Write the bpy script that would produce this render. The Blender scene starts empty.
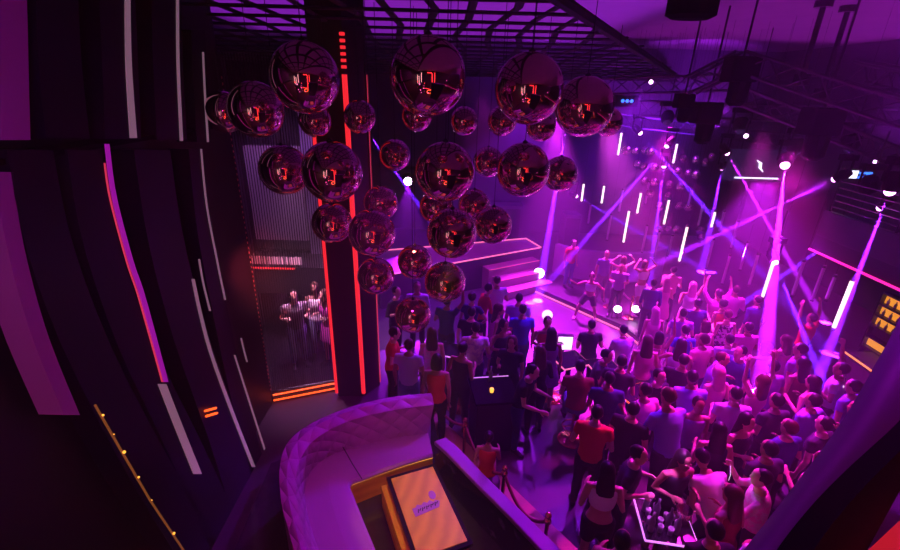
import bpy, bmesh, math, random
from mathutils import Vector, Matrix
random.seed(7)
R = math.radians
PI = math.pi
SC = bpy.context.scene
COL = SC.collection

# ------------------------------------------------------------------ camera
CAM_Z = 5.6
TH = R(22.6)
FPX = 450.0
MROT = (Matrix.Rotation(PI/2 - TH, 4, 'X') @ Matrix.Rotation(R(1.5), 4, 'Z'))
M3 = MROT.to_3x3()
CO = Vector((0, 0, CAM_Z))
cd = bpy.data.cameras.new('camera')
cam = bpy.data.objects.new('camera', cd)
COL.objects.link(cam)
cd.sensor_width = 36
cd.lens = FPX / 900 * 36
cd.clip_start = 0.02
cd.clip_end = 200
cam.matrix_world = Matrix.Translation(CO) @ MROT
SC.camera = cam


def ray(px, py):
    return (M3 @ Vector((px - 450, 275 - py, -FPX))).normalized()


def P(px, py, z=None, y=None, x=None, d=None):
    r = ray(px, py)
    if z is not None:
        t = (z - CO.z) / r.z
    elif y is not None:
        t = (y - CO.y) / r.y
    elif x is not None:
        t = (x - CO.x) / r.x
    else:
        t = d
    return CO + r * t


# ------------------------------------------------------------------ materials
def mat(name, col, rough=0.6, metal=0.0, emit=None, es=0.0, noise=None, nscale=8.0, spec=0.5, bump=0.0, trans=0.0):
    m = bpy.data.materials.new(name)
    m.use_nodes = True
    nt = m.node_tree
    b = nt.nodes['Principled BSDF']
    b.inputs['Base Color'].default_value = (*col, 1)
    b.inputs['Roughness'].default_value = rough
    b.inputs['Metallic'].default_value = metal
    b.inputs['Specular IOR Level'].default_value = spec
    if trans:
        b.inputs['Transmission Weight'].default_value = trans
    if emit:
        b.inputs['Emission Color'].default_value = (*emit, 1)
        b.inputs['Emission Strength'].default_value = es
    if noise is not None:
        tc = nt.nodes.new('ShaderNodeTexCoord')
        n = nt.nodes.new('ShaderNodeTexNoise')
        n.inputs['Scale'].default_value = nscale
        n.inputs['Detail'].default_value = 5
        nt.links.new(tc.outputs['Object'], n.inputs['Vector'])
        r = nt.nodes.new('ShaderNodeMix')
        r.data_type = 'RGBA'
        r.inputs[6].default_value = (*col, 1)
        r.inputs[7].default_value = (*noise, 1)
        nt.links.new(n.outputs['Fac'], r.inputs[0])
        nt.links.new(r.outputs[2], b.inputs['Base Color'])
        if bump:
            bp = nt.nodes.new('ShaderNodeBump')
            bp.inputs['Strength'].default_value = bump
            nt.links.new(n.outputs['Fac'], bp.inputs['Height'])
            nt.links.new(bp.outputs['Normal'], b.inputs['Normal'])
    return m


def wave_mat(name, c1, c2, scale, axis='X', rough=0.5, dist=0.0, coords='Object', rot=(0, 0, 0), bump=0.0, kind='BANDS'):
    m = mat(name, c1, rough)
    nt = m.node_tree
    b = nt.nodes['Principled BSDF']
    tc = nt.nodes.new('ShaderNodeTexCoord')
    mp = nt.nodes.new('ShaderNodeMapping')
    mp.inputs['Rotation'].default_value = rot
    w = nt.nodes.new('ShaderNodeTexWave')
    w.bands_direction = axis
    w.inputs['Scale'].default_value = scale
    w.inputs['Distortion'].default_value = dist
    w.inputs['Detail'].default_value = 3
    cr = nt.nodes.new('ShaderNodeMix')
    cr.data_type = 'RGBA'
    cr.inputs[6].default_value = (*c1, 1)
    cr.inputs[7].default_value = (*c2, 1)
    nt.links.new(tc.outputs[coords], mp.inputs['Vector'])
    nt.links.new(mp.outputs['Vector'], w.inputs['Vector'])
    nt.links.new(w.outputs['Fac'], cr.inputs[0])
    nt.links.new(cr.outputs[2], b.inputs['Base Color'])
    if bump:
        bp = nt.nodes.new('ShaderNodeBump')
        bp.inputs['Strength'].default_value = bump
        nt.links.new(w.outputs['Fac'], bp.inputs['Height'])
        nt.links.new(bp.outputs['Normal'], b.inputs['Normal'])
    return m


M = {}
M['black'] = mat('black_paint', (.012, .01, .014), .45)
M['gloss_black'] = mat('gloss_black', (.01, .008, .012), .16, noise=(.02, .014, .024), nscale=3)
M['matte_black'] = mat('matte_black', (.004, .003, .005), .9, spec=.08)
M['dark_metal'] = mat('dark_metal', (.05, .045, .055), .35, .8)
M['truss'] = mat('truss_metal', (.10, .09, .11), .4, .7)
M['mirror'] = mat('mirror_chrome', (.96, .54, .60), .02, 1.0)
M['mirror_small'] = mat('mirror_chrome_far', (.9, .55, .65), .12, 1.0)
M['neon_red'] = mat('neon_red', (.2, .01, .01), .4, emit=(1, .022, .036), es=.82)
M['neon_thin'] = mat('neon_thin', (.2, .01, .02), .4, emit=(1, .05, .14), es=.5)
M['neon_orange'] = mat('neon_orange', (.2, .05, .01), .4, emit=(1, .09, .012), es=1.8)
M['neon_pink'] = mat('neon_pink', (.2, .05, .1), .4, emit=(1, .14, .34), es=1.3)
M['neon_magenta'] = mat('neon_magenta', (.2, .02, .1), .4, emit=(1, .02, .38), es=1.3)
M['neon_magenta_dim'] = mat('neon_magenta_dim', (.5, .1, .5), .4, emit=(.6, .02, .55), es=.45)
M['amber_dim'] = mat('amber_dim', (.3, .12, .03), .5, emit=(1, .32, .06), es=.12)
M['amber_panel'] = mat('amber_panel', (.5, .25, .03), .5, emit=(1, .36, .025), es=.75)
M['sparkle_pink'] = mat('sparkle_pink', (.5, .1, .3), .4, emit=(1, .12, .6), es=4.0)
M['wall_light'] = mat('wall_light_glow', (.8, .6, .6), .4, emit=(1, .62, .6), es=1.8)
M['neon_hot'] = mat('neon_hot', (.2, .01, .01), .4, emit=(1, .04, .05), es=3.0)
M['neon_orange_hot'] = mat('neon_orange_hot', (.2, .01, .01), .4, emit=(1, .16, .03), es=3.0)
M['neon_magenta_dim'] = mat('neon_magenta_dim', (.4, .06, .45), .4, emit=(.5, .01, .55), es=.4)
M['tube_white'] = mat('tube_white', (.8, .75, .7), .4, emit=(1, .80, .70), es=1.5)
M['lamp_white'] = mat('lamp_white', (.8, .7, .8), .4, emit=(1, .55, 1), es=14.0)
M['lamp_small'] = mat('lamp_small', (.8, .7, .8), .4, emit=(1, .5, 1), es=6.0)
M['lens_pink'] = mat('lens_pink', (.8, .5, .8), .3, emit=(1, .35, 1), es=9.0)
M['amber'] = mat('amber_glow', (.5, .25, .03), .5, emit=(1, .42, .05), es=1.6)
M['floor'] = mat('club_floor', (.04, .025, .05), .38, noise=(.075, .05, .085), nscale=2.2, spec=.35)
M['ceiling'] = mat('ceiling_paint', (.30, .24, .30), .9, noise=(.22, .17, .23), nscale=1.3)
M['lattice'] = mat('lattice_paint', (.012, .008, .014), .7)
M['wall'] = mat('wall_paint', (.045, .03, .065), .7, noise=(.065, .045, .09), nscale=2)
M['wall_dark'] = mat('wall_dark', (.012, .008, .016), .5)
M['fin'] = mat('fin_lacquer', (.008, .004, .020), .45, noise=(.014, .007, .032), nscale=1.5, spec=.2)
M['fin_pale_glow'] = mat('fin_pale_glow', (.62, .48, .54), .5, emit=(.30, .17, .24), es=.38)  # faint glow put in for glints on the polished fin edges
M['panel_purple'] = mat('panel_purple', (.66, .20, .80), .7, noise=(.58, .18, .72), nscale=1.2)
M['brass'] = mat('brass', (.85, .48, .2), .25, 1.0)
M['copper'] = mat('copper', (.9, .35, .2), .22, 1.0)
M['rope'] = mat('velvet_rope', (.20, .03, .05), .9)
M['gold_edge'] = mat('step_edge_tan', (.5, .34, .22), .6, noise=(.4, .26, .17), nscale=20)
M['glass'] = mat('clear_glass', (.85, .8, .9), .05, trans=.9)
M['bottle'] = mat('bottle_glass', (.25, .28, .3), .08, spec=.8)
M['shelf'] = mat('shelf_wood', (.05, .03, .03), .5)
M['carpet'] = mat('booth_floor', (.015, .012, .018), .12, noise=(.05, .04, .055), nscale=9)
M['stage_top'] = mat('stage_floor', (.20, .12, .22), .3, noise=(.26, .16, .28), nscale=3)
M['stage_side'] = mat('stage_side', (.03, .02, .035), .4)
M['screen_dark'] = mat('screen_dark', (.02, .02, .03), .2, emit=(.12, .05, .30), es=.10)
M['screen_white'] = mat('screen_white', (.5, .5, .5), .4, emit=(.8, .8, 1), es=1.6)
M['screen_blue'] = mat('screen_blue', (.05, .1, .3), .4, emit=(.03, .16, 1), es=2.2)
M['red_pad_glow'] = mat('red_pad_glow', (.7, .03, .05), .6, emit=(1, .02, .05), es=.35)  # glow added to brighten the red pad, which is no lamp
M['chain'] = mat('chain_rod', (.04, .03, .035), .4, .6)
M['wood'] = wave_mat('oak_top', (.66, .47, .03), (.50, .33, .02), 1.5, 'X', .4, 5.5, rot=(0, 0, R(35)))
M['wood_side'] = wave_mat('oak_side', (.72, .42, .04), (.60, .31, .03), 2.0, 'Z', .45, 2.0)
M['emblem'] = mat('emblem_purple', (.30, .12, .38), .5)


def quilt_mat():
    m = mat('quilted_leather', (.40, .12, .46), .55)
    nt = m.node_tree
    b = nt.nodes['Principled BSDF']
    tc = nt.nodes.new('ShaderNodeTexCoord')
    fac = None
    for a in (R(45), R(-45)):
        mp = nt.nodes.new('ShaderNodeMapping')
        mp.inputs['Rotation'].default_value = (0, 0, a)
        w = nt.nodes.new('ShaderNodeTexWave')
        w.inputs['Scale'].default_value = 1.35
        nt.links.new(tc.outputs['UV'], mp.inputs['Vector'])
        nt.links.new(mp.outputs['Vector'], w.inputs['Vector'])
        pw = nt.nodes.new('ShaderNodeMath')
        pw.operation = 'POWER'
        pw.inputs[1].default_value = .35
        nt.links.new(w.outputs['Fac'], pw.inputs[0])
        if fac is None:
            fac = pw
        else:
            mx = nt.nodes.new('ShaderNodeMath')
            mx.operation = 'MULTIPLY'
            nt.links.new(fac.outputs[0], mx.inputs[0])
            nt.links.new(pw.outputs[0], mx.inputs[1])
            fac = mx
    bp = nt.nodes.new('ShaderNodeBump')
    bp.inputs['Strength'].default_value = .6
    bp.inputs['Distance'].default_value = .05
    nt.links.new(fac.outputs[0], bp.inputs['Height'])
    nt.links.new(bp.outputs['Normal'], b.inputs['Normal'])
    return m


M['quilt'] = quilt_mat()
M['leather'] = mat('seat_leather', (.36, .11, .42), .5, noise=(.32, .10, .38), nscale=4)

# ------------------------------------------------------------------ mesh helpers


def add_box(bm, lo, hi, mtx=None):
    vs = []
    for z in (lo[2], hi[2]):
        for x, y in ((lo[0], lo[1]), (hi[0], lo[1]), (hi[0], hi[1]), (lo[0], hi[1])):
            v = Vector((x, y, z))
            if mtx:
                v = mtx @ v
            vs.append(bm.verts.new(v))
    for f in ((3, 2, 1, 0), (4, 5, 6, 7), (0, 1, 5, 4), (1, 2, 6, 5), (2, 3, 7, 6), (3, 0, 4, 7)):
        bm.faces.new([vs[i] for i in f])
    return vs


def frame_of(d):
    d = d.normalized()
    up = Vector((0, 0, 1)) if abs(d.z) < .95 else Vector((0, 1, 0))
    u = d.cross(up).normalized()
    return u, u.cross(d).normalized()


def tube(bm, pts, rad, n=8, flat=1.0, cap=True):
    pts = [Vector(p) for p in pts]
    if not isinstance(rad, (list, tuple)):
        rad = [rad] * len(pts)
    rings = []
    u = v = None
    for i, p in enumerate(pts):
        d = (pts[min(i + 1, len(pts) - 1)] - pts[max(i - 1, 0)])
        if u is None:
            u, v = frame_of(d)
        else:
            dn = d.normalized()
            u = (u - dn * u.dot(dn)).normalized()
            v = u.cross(dn).normalized()
        rings.append([bm.verts.new(p + u * math.cos(a) * rad[i] + v * math.sin(a) * rad[i] * flat)
                      for a in [2 * PI * k / n for k in range(n)]])
    for a, b in zip(rings, rings[1:]):
        for k in range(n):
            bm.faces.new((a[k], a[(k + 1) % n], b[(k + 1) % n], b[k]))
    if cap:
        bm.faces.new(rings[0][::-1])
        bm.faces.new(rings[-1])


def rings_loft(bm, rings, n=16):
    """rings: (centre, rx, ry, optional u, v)"""
    rr = []
    for r in rings:
        c, rx, ry = Vector(r[0]), r[1], r[2]
        u = r[3] if len(r) > 3 else Vector((1, 0, 0))
        v = r[4] if len(r) > 4 else Vector((0, 1, 0))
        rr.append([bm.verts.new(c + u * math.cos(a) * rx + v * math.sin(a) * ry) for a in [2 * PI * k / n for k in range(n)]])
    for a, b in zip(rr, rr[1:]):
        for k in range(n):
            bm.faces.new((a[k], a[(k + 1) % n], b[(k + 1) % n], b[k]))
    bm.faces.new(rr[0][::-1])
    bm.faces.new(rr[-1])


def lathe(bm, prof, c=(0, 0, 0), n=24):
    rings_loft(bm, [((c[0], c[1], c[2] + z), max(r, .0005), max(r, .0005)) for r, z in prof], n)


def ball(bm, c, r, seg=32, rings=18, sc=(1, 1, 1)):
    m = Matrix.Translation(Vector(c)) @ Matrix.Diagonal((r * sc[0], r * sc[1], r * sc[2], 1))
    return bmesh.ops.create_uvsphere(bm, u_segments=seg, v_segments=rings, radius=1, matrix=m)['verts']


def prism(bm, poly, off):
    off = Vector(off)
    a = [bm.verts.new(Vector(p)) for p in poly]
    b = [bm.verts.new(Vector(p) + off) for p in poly]
    n = len(poly)
    bm.faces.new(a)
    bm.faces.new(b[::-1])
    for k in range(n):
        bm.faces.new((a[k], b[k], b[(k + 1) % n], a[(k + 1) % n]))


def strip_prism(bm, left, right, off):
    """quad strip between two polylines, thickened by off"""
    off = Vector(off)
    L0 = [bm.verts.new(Vector(p)) for p in left]
    R0 = [bm.verts.new(Vector(p)) for p in right]
    L1 = [bm.verts.new(Vector(p) + off) for p in left]
    R1 = [bm.verts.new(Vector(p) + off) for p in right]
    n = len(left)
    for k in range(n - 1):
        bm.faces.new((L0[k], R0[k], R0[k + 1], L0[k + 1]))
        bm.faces.new((L1[k], L1[k + 1], R1[k + 1], R1[k]))
        bm.faces.new((L0[k], L0[k + 1], L1[k + 1], L1[k]))
        bm.faces.new((R0[k], R1[k], R1[k + 1], R0[k + 1]))
    bm.faces.new((L0[0], L1[0], R1[0], R0[0]))
    bm.faces.new((L0[-1], R0[-1], R1[-1], L1[-1]))


def finish(bm, name, smooth=False):
    bmesh.ops.recalc_face_normals(bm, faces=bm.faces)
    me = bpy.data.meshes.new(name)
    bm.to_mesh(me)
    bm.free()
    if smooth:
        for p in me.polygons:
            p.use_smooth = True
    return me


def put(name, me, m, parent=None, loc=None, bevel=0, label=None):
    o = bpy.data.objects.new(name, me)
    COL.objects.link(o)
    if m is not None and not me.materials:
        me.materials.append(m)
    if parent is not None:
        o.parent = parent
    if loc is not None:
        o.location = loc
    if bevel:
        b = o.modifiers.new('bevel', 'BEVEL')
        b.width = bevel
        b.segments = 2
        b.limit_method = 'ANGLE'
    if label:
        o['label'] = label
    return o


def obj(name, bm, m, parent=None, loc=None, smooth=False, bevel=0, label=None):
    return put(name, finish(bm, name, smooth), m, parent, loc, bevel, label)


def tag(o, label, cat, group=None):
    o['label'] = label
    o['category'] = cat
    if group:
        o['group'] = group
    return o


def thing(name, label, cat, loc=(0, 0, 0), rz=0, group=None):
    o = bpy.data.objects.new(name, None)
    o.empty_display_size = .1
    COL.objects.link(o)
    o.location = loc
    o.rotation_euler = (0, 0, rz)
    return tag(o, label, cat, group)


def struct(name, bm, m, smooth=False, bevel=0):
    o = obj(name, bm, m, smooth=smooth, bevel=bevel)
    o['kind'] = 'structure'
    return o


def dup(root, loc, rz=0, label=None, group=None, scale=None):
    r = root.copy()
    COL.objects.link(r)
    r.location = loc
    r.rotation_euler = (0, 0, rz)
    if scale:
        r.scale = (scale,) * 3
    if label:
        r['label'] = label
    if group:
        r['group'] = group
    for ch in list(root.children):
        c = ch.copy()
        COL.objects.link(c)
        c.parent = r
        for g in list(ch.children):
            d = g.copy()
            COL.objects.link(d)
            d.parent = c
    return r


def BM():
    return bmesh.new()


# ------------------------------------------------------------------ room shell
FX0, FX1, FY0, FY1 = -7.0, 12.0, -1.5, 18.5
CEIL = 7.1
b = BM(); add_box(b, (FX0, FY0, -.2), (FX1, FY1, 0)); struct('floor', b, M['floor'])
b = BM(); add_box(b, (FX0, FY0, CEIL), (FX1, FY1, CEIL + .2)); struct('ceiling', b, M['ceiling'])
b = BM(); add_box(b, (FX0, FY1, -.2), (FX1, FY1 + .2, CEIL + .2)); struct('wall_back', b, M['wall'])
b = BM(); add_box(b, (FX1, FY0, -.2), (FX1 + .2, FY1 + .2, CEIL + .2)); struct('wall_right', b, M['wall'])
b = BM(); add_box(b, (FX0 - .2, 7.6, -.2), (FX0, FY1 + .2, CEIL + .2)); struct('wall_far_left', b, M['wall'])
b = BM(); add_box(b, (FX0, FY0 - .2, -.2), (FX1, FY0, CEIL + .2)); struct('wall_front', b, M['wall_dark'])
XL = -3.0           # face of the panelled wall beside the camera
b = BM(); add_box(b, (XL - .5, FY0, -.2), (XL - .3, 6.9, CEIL + .2)); struct('wall_left', b, M['wall_dark'])

# ------------------------------------------------------------------ left wall: bowed vertical fins


def bow(pts, w, x=XL, n=14):
    """smooth polyline through pixel pts on the wall plane; returns left/right edges w pixels apart"""
    out = []
    P2 = [Vector(p) for p in pts]
    for k in range(n + 1):
        t = k / n * (len(P2) - 1)
        i = min(int(t), len(P2) - 2)
        p0 = P2[max(i - 1, 0)]; p1 = P2[i]; p2 = P2[i + 1]; p3 = P2[min(i + 2, len(P2) - 1)]
        s = t - i
        q = .5 * ((2 * p1) + (p2 - p0) * s + (2 * p0 - 5 * p1 + 4 * p2 - p3) * s * s + (3 * p1 - p0 - 3 * p2 + p3) * s ** 3)
        out.append(q)
    if not isinstance(w, (tuple, list)):
        w = (w, w)
    ws = [w[0] + (w[1] - w[0]) * k / n for k in range(n + 1)]
    L = [P(q.x - a / 2, q.y, x=x) for q, a in zip(out, ws)]
    Rr = [P(q.x + a / 2, q.y, x=x) for q, a in zip(out, ws)]
    return L, Rr


def fin(pts, w, label, strip=None, strip_mat='fin_pale_glow', strip_label=None, m='fin', depth=.24, name='wall_fin', x=XL):
    L, Rr = bow(pts, w, x)
    c = (L[-1] + Rr[-1]) / 2
    t = thing(name, label, 'wall fin', c, 0, 'bowed fins of the left wall')
    off = -c
    b = BM()
    strip_prism(b, [p + off for p in L], [p + off for p in Rr], (-depth, 0, 0))
    obj('slab', b, M[m], t)
    if strip:
        for sp, sw, sm, sn, sl in strip:
            L2, R2 = bow(sp, sw, x + .012)
            b = BM()
            strip_prism(b, [p + off for p in L2], [p + off for p in R2], (-.011, 0, 0))
            obj(sn, b, M[sm], t, label=sl)
    return t


fin([(12, -30), (14, 60), (16, 140)], 29, 'broad purple upper panel at the far left edge of the louvred wall', m='panel_purple', depth=.2, name='wall_panel')
fin([(56, -30), (60, 60), (68, 139)], (42, 44), 'wide dark upper fin just right of the broad purple upper panel')
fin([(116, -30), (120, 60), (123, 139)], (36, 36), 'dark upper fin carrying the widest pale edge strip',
    strip=[([(128, -30), (129, 60), (134, 138)], (4.5, 6.5), 'fin_pale_glow', 'edge_strip', 'pale mauve edge strip')])
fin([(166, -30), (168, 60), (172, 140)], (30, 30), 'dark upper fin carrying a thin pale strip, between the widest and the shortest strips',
    strip=[([(178, -30), (178.5, 60), (182, 141)], (2, 2.6), 'fin_pale_glow', 'edge_strip', 'thin pale edge strip')])
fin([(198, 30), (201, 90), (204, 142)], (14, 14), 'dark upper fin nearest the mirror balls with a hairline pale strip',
    strip=[([(203.5, 52), (205.5, 95), (208.5, 142)], (1.2, 1.4), 'fin_pale_glow', 'edge_strip', 'hairline pale edge strip')])
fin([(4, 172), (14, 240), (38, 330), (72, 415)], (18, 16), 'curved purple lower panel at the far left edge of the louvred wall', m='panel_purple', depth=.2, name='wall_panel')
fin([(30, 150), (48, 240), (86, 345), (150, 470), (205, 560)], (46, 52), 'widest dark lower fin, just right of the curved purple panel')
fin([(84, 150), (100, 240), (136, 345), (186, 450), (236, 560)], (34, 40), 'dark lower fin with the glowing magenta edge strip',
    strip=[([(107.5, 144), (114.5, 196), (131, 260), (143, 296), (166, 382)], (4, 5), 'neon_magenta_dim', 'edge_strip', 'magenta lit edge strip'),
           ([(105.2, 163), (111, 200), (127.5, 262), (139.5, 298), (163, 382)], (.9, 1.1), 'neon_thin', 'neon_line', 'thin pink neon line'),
           ([(162.5, 384), (178, 424), (198, 474)], (8, 8), 'fin_pale_glow', 'lower_plank', 'pale plank end')])
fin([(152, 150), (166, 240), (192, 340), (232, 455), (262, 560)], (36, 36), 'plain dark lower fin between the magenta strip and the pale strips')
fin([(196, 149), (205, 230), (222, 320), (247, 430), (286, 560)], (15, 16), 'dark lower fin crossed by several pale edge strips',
    strip=[([(201.6, 149), (207, 204), (217.4, 260), (225.6, 300)], (1.1, 1.4), 'fin_pale_glow', 'edge_strip', 'hairline pale strip'),
           ([(193.5, 279), (200, 310), (211, 352), (231, 408), (254, 467)], (2.6, 3.2), 'fin_pale_glow', 'edge_strip', 'long pale strip'),
           ([(199.5, 259), (203.5, 282), (210.5, 311)], (1.2, 1.5), 'fin_pale_glow', 'edge_strip', 'short pale strip'),
           ([(235, 355), (247, 393), (270, 465)], (1.1, 1.6), 'fin_pale_glow', 'edge_strip', 'lower pale strip'),
           ([(241.5, 338), (244, 349), (247.5, 362)], (1.0, 1.2), 'fin_pale_glow', 'edge_strip', 'tiny pale strip'),
           ([(281, 522), (289, 547)], (1.6, 1.8), 'fin_pale_glow', 'edge_strip', 'bottom pale strip')])
# ledge between the two tiers of fins
b = BM()
add_box(b, (XL - .3, -1, P(120, 143, x=XL).z - .02), (XL - .02, 6.4, P(120, 143, x=XL).z + .02))
o = obj('trim_1', b, M['matte_black']); o['kind'] = 'structure'
# glowing amber line modelled in place of a table and bar reflection, lower left
pa = [P(95, 405, x=XL + .05), P(122, 452, x=XL + .05), P(150, 500, x=XL + .05), P(182, 548, x=XL + .05), P(200, 575, x=XL + .05)]
t = thing('amber_reflection', 'dotted amber reflection line modelled low on the louvred wall at lower left', 'reflection', pa[-1])
b = BM(); tube(b, [p - pa[-1] for p in pa], .010, 8); obj('rail', b, M['amber_dim'], t)
for k in range(1, 12, 2):
    q = pa[0].lerp(pa[1], k / 5.) if k < 5 else (pa[1].lerp(pa[2], (k - 5) / 4.) if k < 9 else pa[2].lerp(pa[3], (k - 9) / 3.))
    b = BM(); ball(b, q - pa[-1] + Vector((.02, 0, 0)), .006 + .004 * (k % 3), 8, 6); obj('bulb', b, M['amber'], t)  # glowing dots of the modelled reflection, no real bulbs

# ------------------------------------------------------------------ mirrored alcove behind a rod screen
sA, sB = Vector((-3.30, 6.98, .2)), Vector((-2.22, 7.40, .2))
b = BM(); prism(b, [(-4.6, 6.45, .0), (-3.30, 6.955, 0), (-2.19, 7.387, 0), (-2.19, 9.6, 0), (-4.6, 9.6, 0)], (0, 0, .2))
struct('trim_2', b, M['gloss_black'])
b = BM(); add_box(b, (-6.0, 9.6, 0), (-2.0, 9.8, 6.0)); struct('wall_alcove', b, mat('alcove_mirror', (.35, .30, .36), .06, .9))
b = BM(); add_box(b, (-4.6, 6.4, 0), (-4.45, 9.6, 6.0)); struct('wall_alcove_side', b, M['wall'])
# rod screen
t = thing('rod_screen', 'tall curtain of black hanging rods in front of the alcove', 'screen', (sA + sB) / 2)
c0 = (sA + sB) / 2
b = BM()
NR = 30
for k in range(NR):
    p = sA.lerp(sB, (k + .5) / NR) - c0
    tube(b, [p + Vector((0, 0, .02)), p + Vector((0, 0, 5.8))], .0085, 6)
obj('rods', b, M['chain'], t)
d = (sB - sA).normalized()
nrm = Vector((d.y, -d.x, 0))
for z in (.0, 5.8):
    b = BM(); tube(b, [sA - c0 + Vector((0, 0, z)), sB - c0 + Vector((0, 0, z))], .02, 8); obj('rail', b, M['dark_metal'], t)
for i, (z, off) in enumerate(((-.03, .06), (-.15, .06))):
    b = BM()
    tube(b, [sA - c0 + nrm * off + Vector((0, 0, z)), sB - c0 + nrm * off + Vector((0, 0, z))], .017, 8)
    obj('neon_strip', b, M['neon_orange'], t, label='orange neon line along the foot of the screen')
# left side red-lit edge post of the screen
pl = thing('edge_post', 'narrow beaded post with reddish glow at the left edge of the rod curtain', 'post', (sA.x - .05, sA.y - .01, 0))
b = BM(); tube(b, [(0, 0, 0), (0, 0, 5.9)], .045, 8); obj('post', b, M['black'], pl)
b = BM()
for k in range(64):
    ball(b, (.03, -.045, .3 + k * .085), .024, 6, 4)
obj('beads', b, mat('bead_red', (.85, .3, .25), .4, .2), pl)
# the step line carries on behind the fins
b = BM()
q0, q1 = P(205, 411, x=XL + .04), P(216, 408, x=XL + .04)
for dz in (0, -.08):
    tube(b, [q0 + Vector((0, 0, dz)), q1 + Vector((0, 0, dz))], .015, 6)
tag(obj('neon_strip', b, M['neon_orange']), 'short pair of orange neon lines seen between the pale strips of the fins', 'neon strip')
# mezzanine seen through the screen: parapet with red line, grey wall panel
mz = thing('mezzanine_front', 'dark upper gallery front with a red light line behind the rod curtain', 'gallery front', (-3.2, 8.6, 1.95))
b = BM(); add_box(b, (-1.2, 0, -.45), (.9, .9, .15)); obj('slab', b, M['black'], mz)
b = BM(); tube(b, [(-1.2, -.03, .13), (.0, -.03, .13)], .022, 8); obj('neon_strip', b, M['neon_red'], mz)
b = BM()
for k in range(14):
    add_box(b, (-1.1 + k * .09, .02, .2), (-1.04 + k * .09, .06, .36))
obj('balusters', b, mat('baluster', (.45, .38, .36), .5), mz)
b = BM(); add_box(b, (-4.3, 9.45, 2.4), (-3.15, 9.58, 4.4)); tag(obj('wall_panel', b, mat('panel_grey', (.45, .40, .46), .7)), 'plain grey panel high behind the left half of the rod curtain', 'panel')
b = BM()
for k in range(18):
    tube(b, [(-3.1 + k * .055, 9.45, .3), (-3.1 + k * .055, 9.45, 5.9)], .028, 8)
tag(obj('curtain', b, mat('curtain_cloth', (.35, .30, .42), .9)), 'grey pleated curtain behind the right half of the rod curtain', 'curtain')

# ------------------------------------------------------------------ neon pillar
pc = [Vector((-2.12, 7.17, 0)), Vector((-1.62, 7.19, 0)), Vector((-1.36, 7.55, 0)), Vector((-2.05, 7.75, 0))]
base = Vector((-1.8, 7.4, 0))
t = thing('pillar', 'tall black pillar edged with red neon, beside the rod curtain', 'pillar', base)
b = BM(); prism(b, [p - base for p in pc], (0, 0, CEIL - .02)); obj('shaft', b, M['black'], t)
for (p, r, m, z1, lab) in ((pc[0], .028, 'neon_red', 4.9, 'red neon on the left corner'), (pc[1], .04, 'neon_red', 5.74, 'thick red neon on the front corner'), (pc[2], .011, 'neon_thin', 5.75, 'thin pink neon on the right corner')):
    q = p - base
    q = q + Vector((q.x * .03, -.03, 0))
    b = BM(); tube(b, [q + Vector((0, 0, .1)), q + Vector((0, 0, z1))], r, 10); obj('neon_strip', b, M[m], t, label=lab)
    if r > .035:
        for k in range(6):
            b = BM(); zz = 5.82 + k * .085
            tube(b, [q + Vector((0, 0, zz)), q + Vector((0, 0, zz + .04))], r, 10); obj('neon_dash', b, M[m], t)

# ------------------------------------------------------------------ VIP booth: platform, sofa, table, side wall
ZP = .25     # booth platform height
pl = [P(440, 452, z=ZP), P(556, 566, z=ZP), Vector((.9, 2.2, ZP)), Vector((-2.5, 2.2, ZP)), Vector((-2.65, 5.2, ZP)), Vector((-1.3, 6.1, ZP)), P(432, 408, z=ZP)]
pl = [Vector((p.x, p.y, 0.0)) for p in pl]
b = BM(); prism(b, pl, (0, 0, ZP)); o = struct('trim_3', b, M['carpet'])


def smooth_poly(pts, n=40):
    out = []
    m = len(pts)
    for k in range(n + 1):
        t = k / n * (m - 1)
        i = min(int(t), m - 2)
        p0 = pts[max(i - 1, 0)]; p1 = pts[i]; p2 = pts[i + 1]; p3 = pts[min(i + 2, m - 1)]
        s = t - i
        out.append(.5 * ((2 * p1) + (p2 - p0) * s + (2 * p0 - 5 * p1 + 4 * p2 - p3) * s * s + (3 * p1 - p0 - 3 * p2 + p3) * s ** 3))
    return out


ZT, ZS = 1.25, .70
def z_of(p, z): return Vector((p.x, p.y, z))
outer = smooth_poly([P(x, y, z=ZT) for x, y in ((431, 393), (392, 397), (350, 407), (312, 423), (289, 441), (280, 465), (281, 500), (291, 540), (304, 590))])
inner_t = smooth_poly([P(x, y, z=ZT - .03) for x, y in ((434, 405), (395, 410), (352, 420), (318, 437), (302, 456), (296, 480), (298, 508), (307, 546), (318, 590))])
inner_b = smooth_poly([P(x, y, z=ZS) for x, y in ((428, 433), (395, 438), (360, 446), (332, 455), (312, 470), (305, 490), (308, 515), (318, 548), (334, 590))])
front = smooth_poly([P(x, y, z=ZS) for x, y in ((433, 455), (412, 461), (388, 469), (364, 478), (350.5, 484), (354, 496), (363, 519), (376, 550), (392, 590))])
sofa = thing('sofa', 'long curved purple quilted booth sofa in the lower left', 'sofa', (-1.4, 4.4, ZP))
so = -Vector((-1.4, 4.4, ZP))


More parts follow.
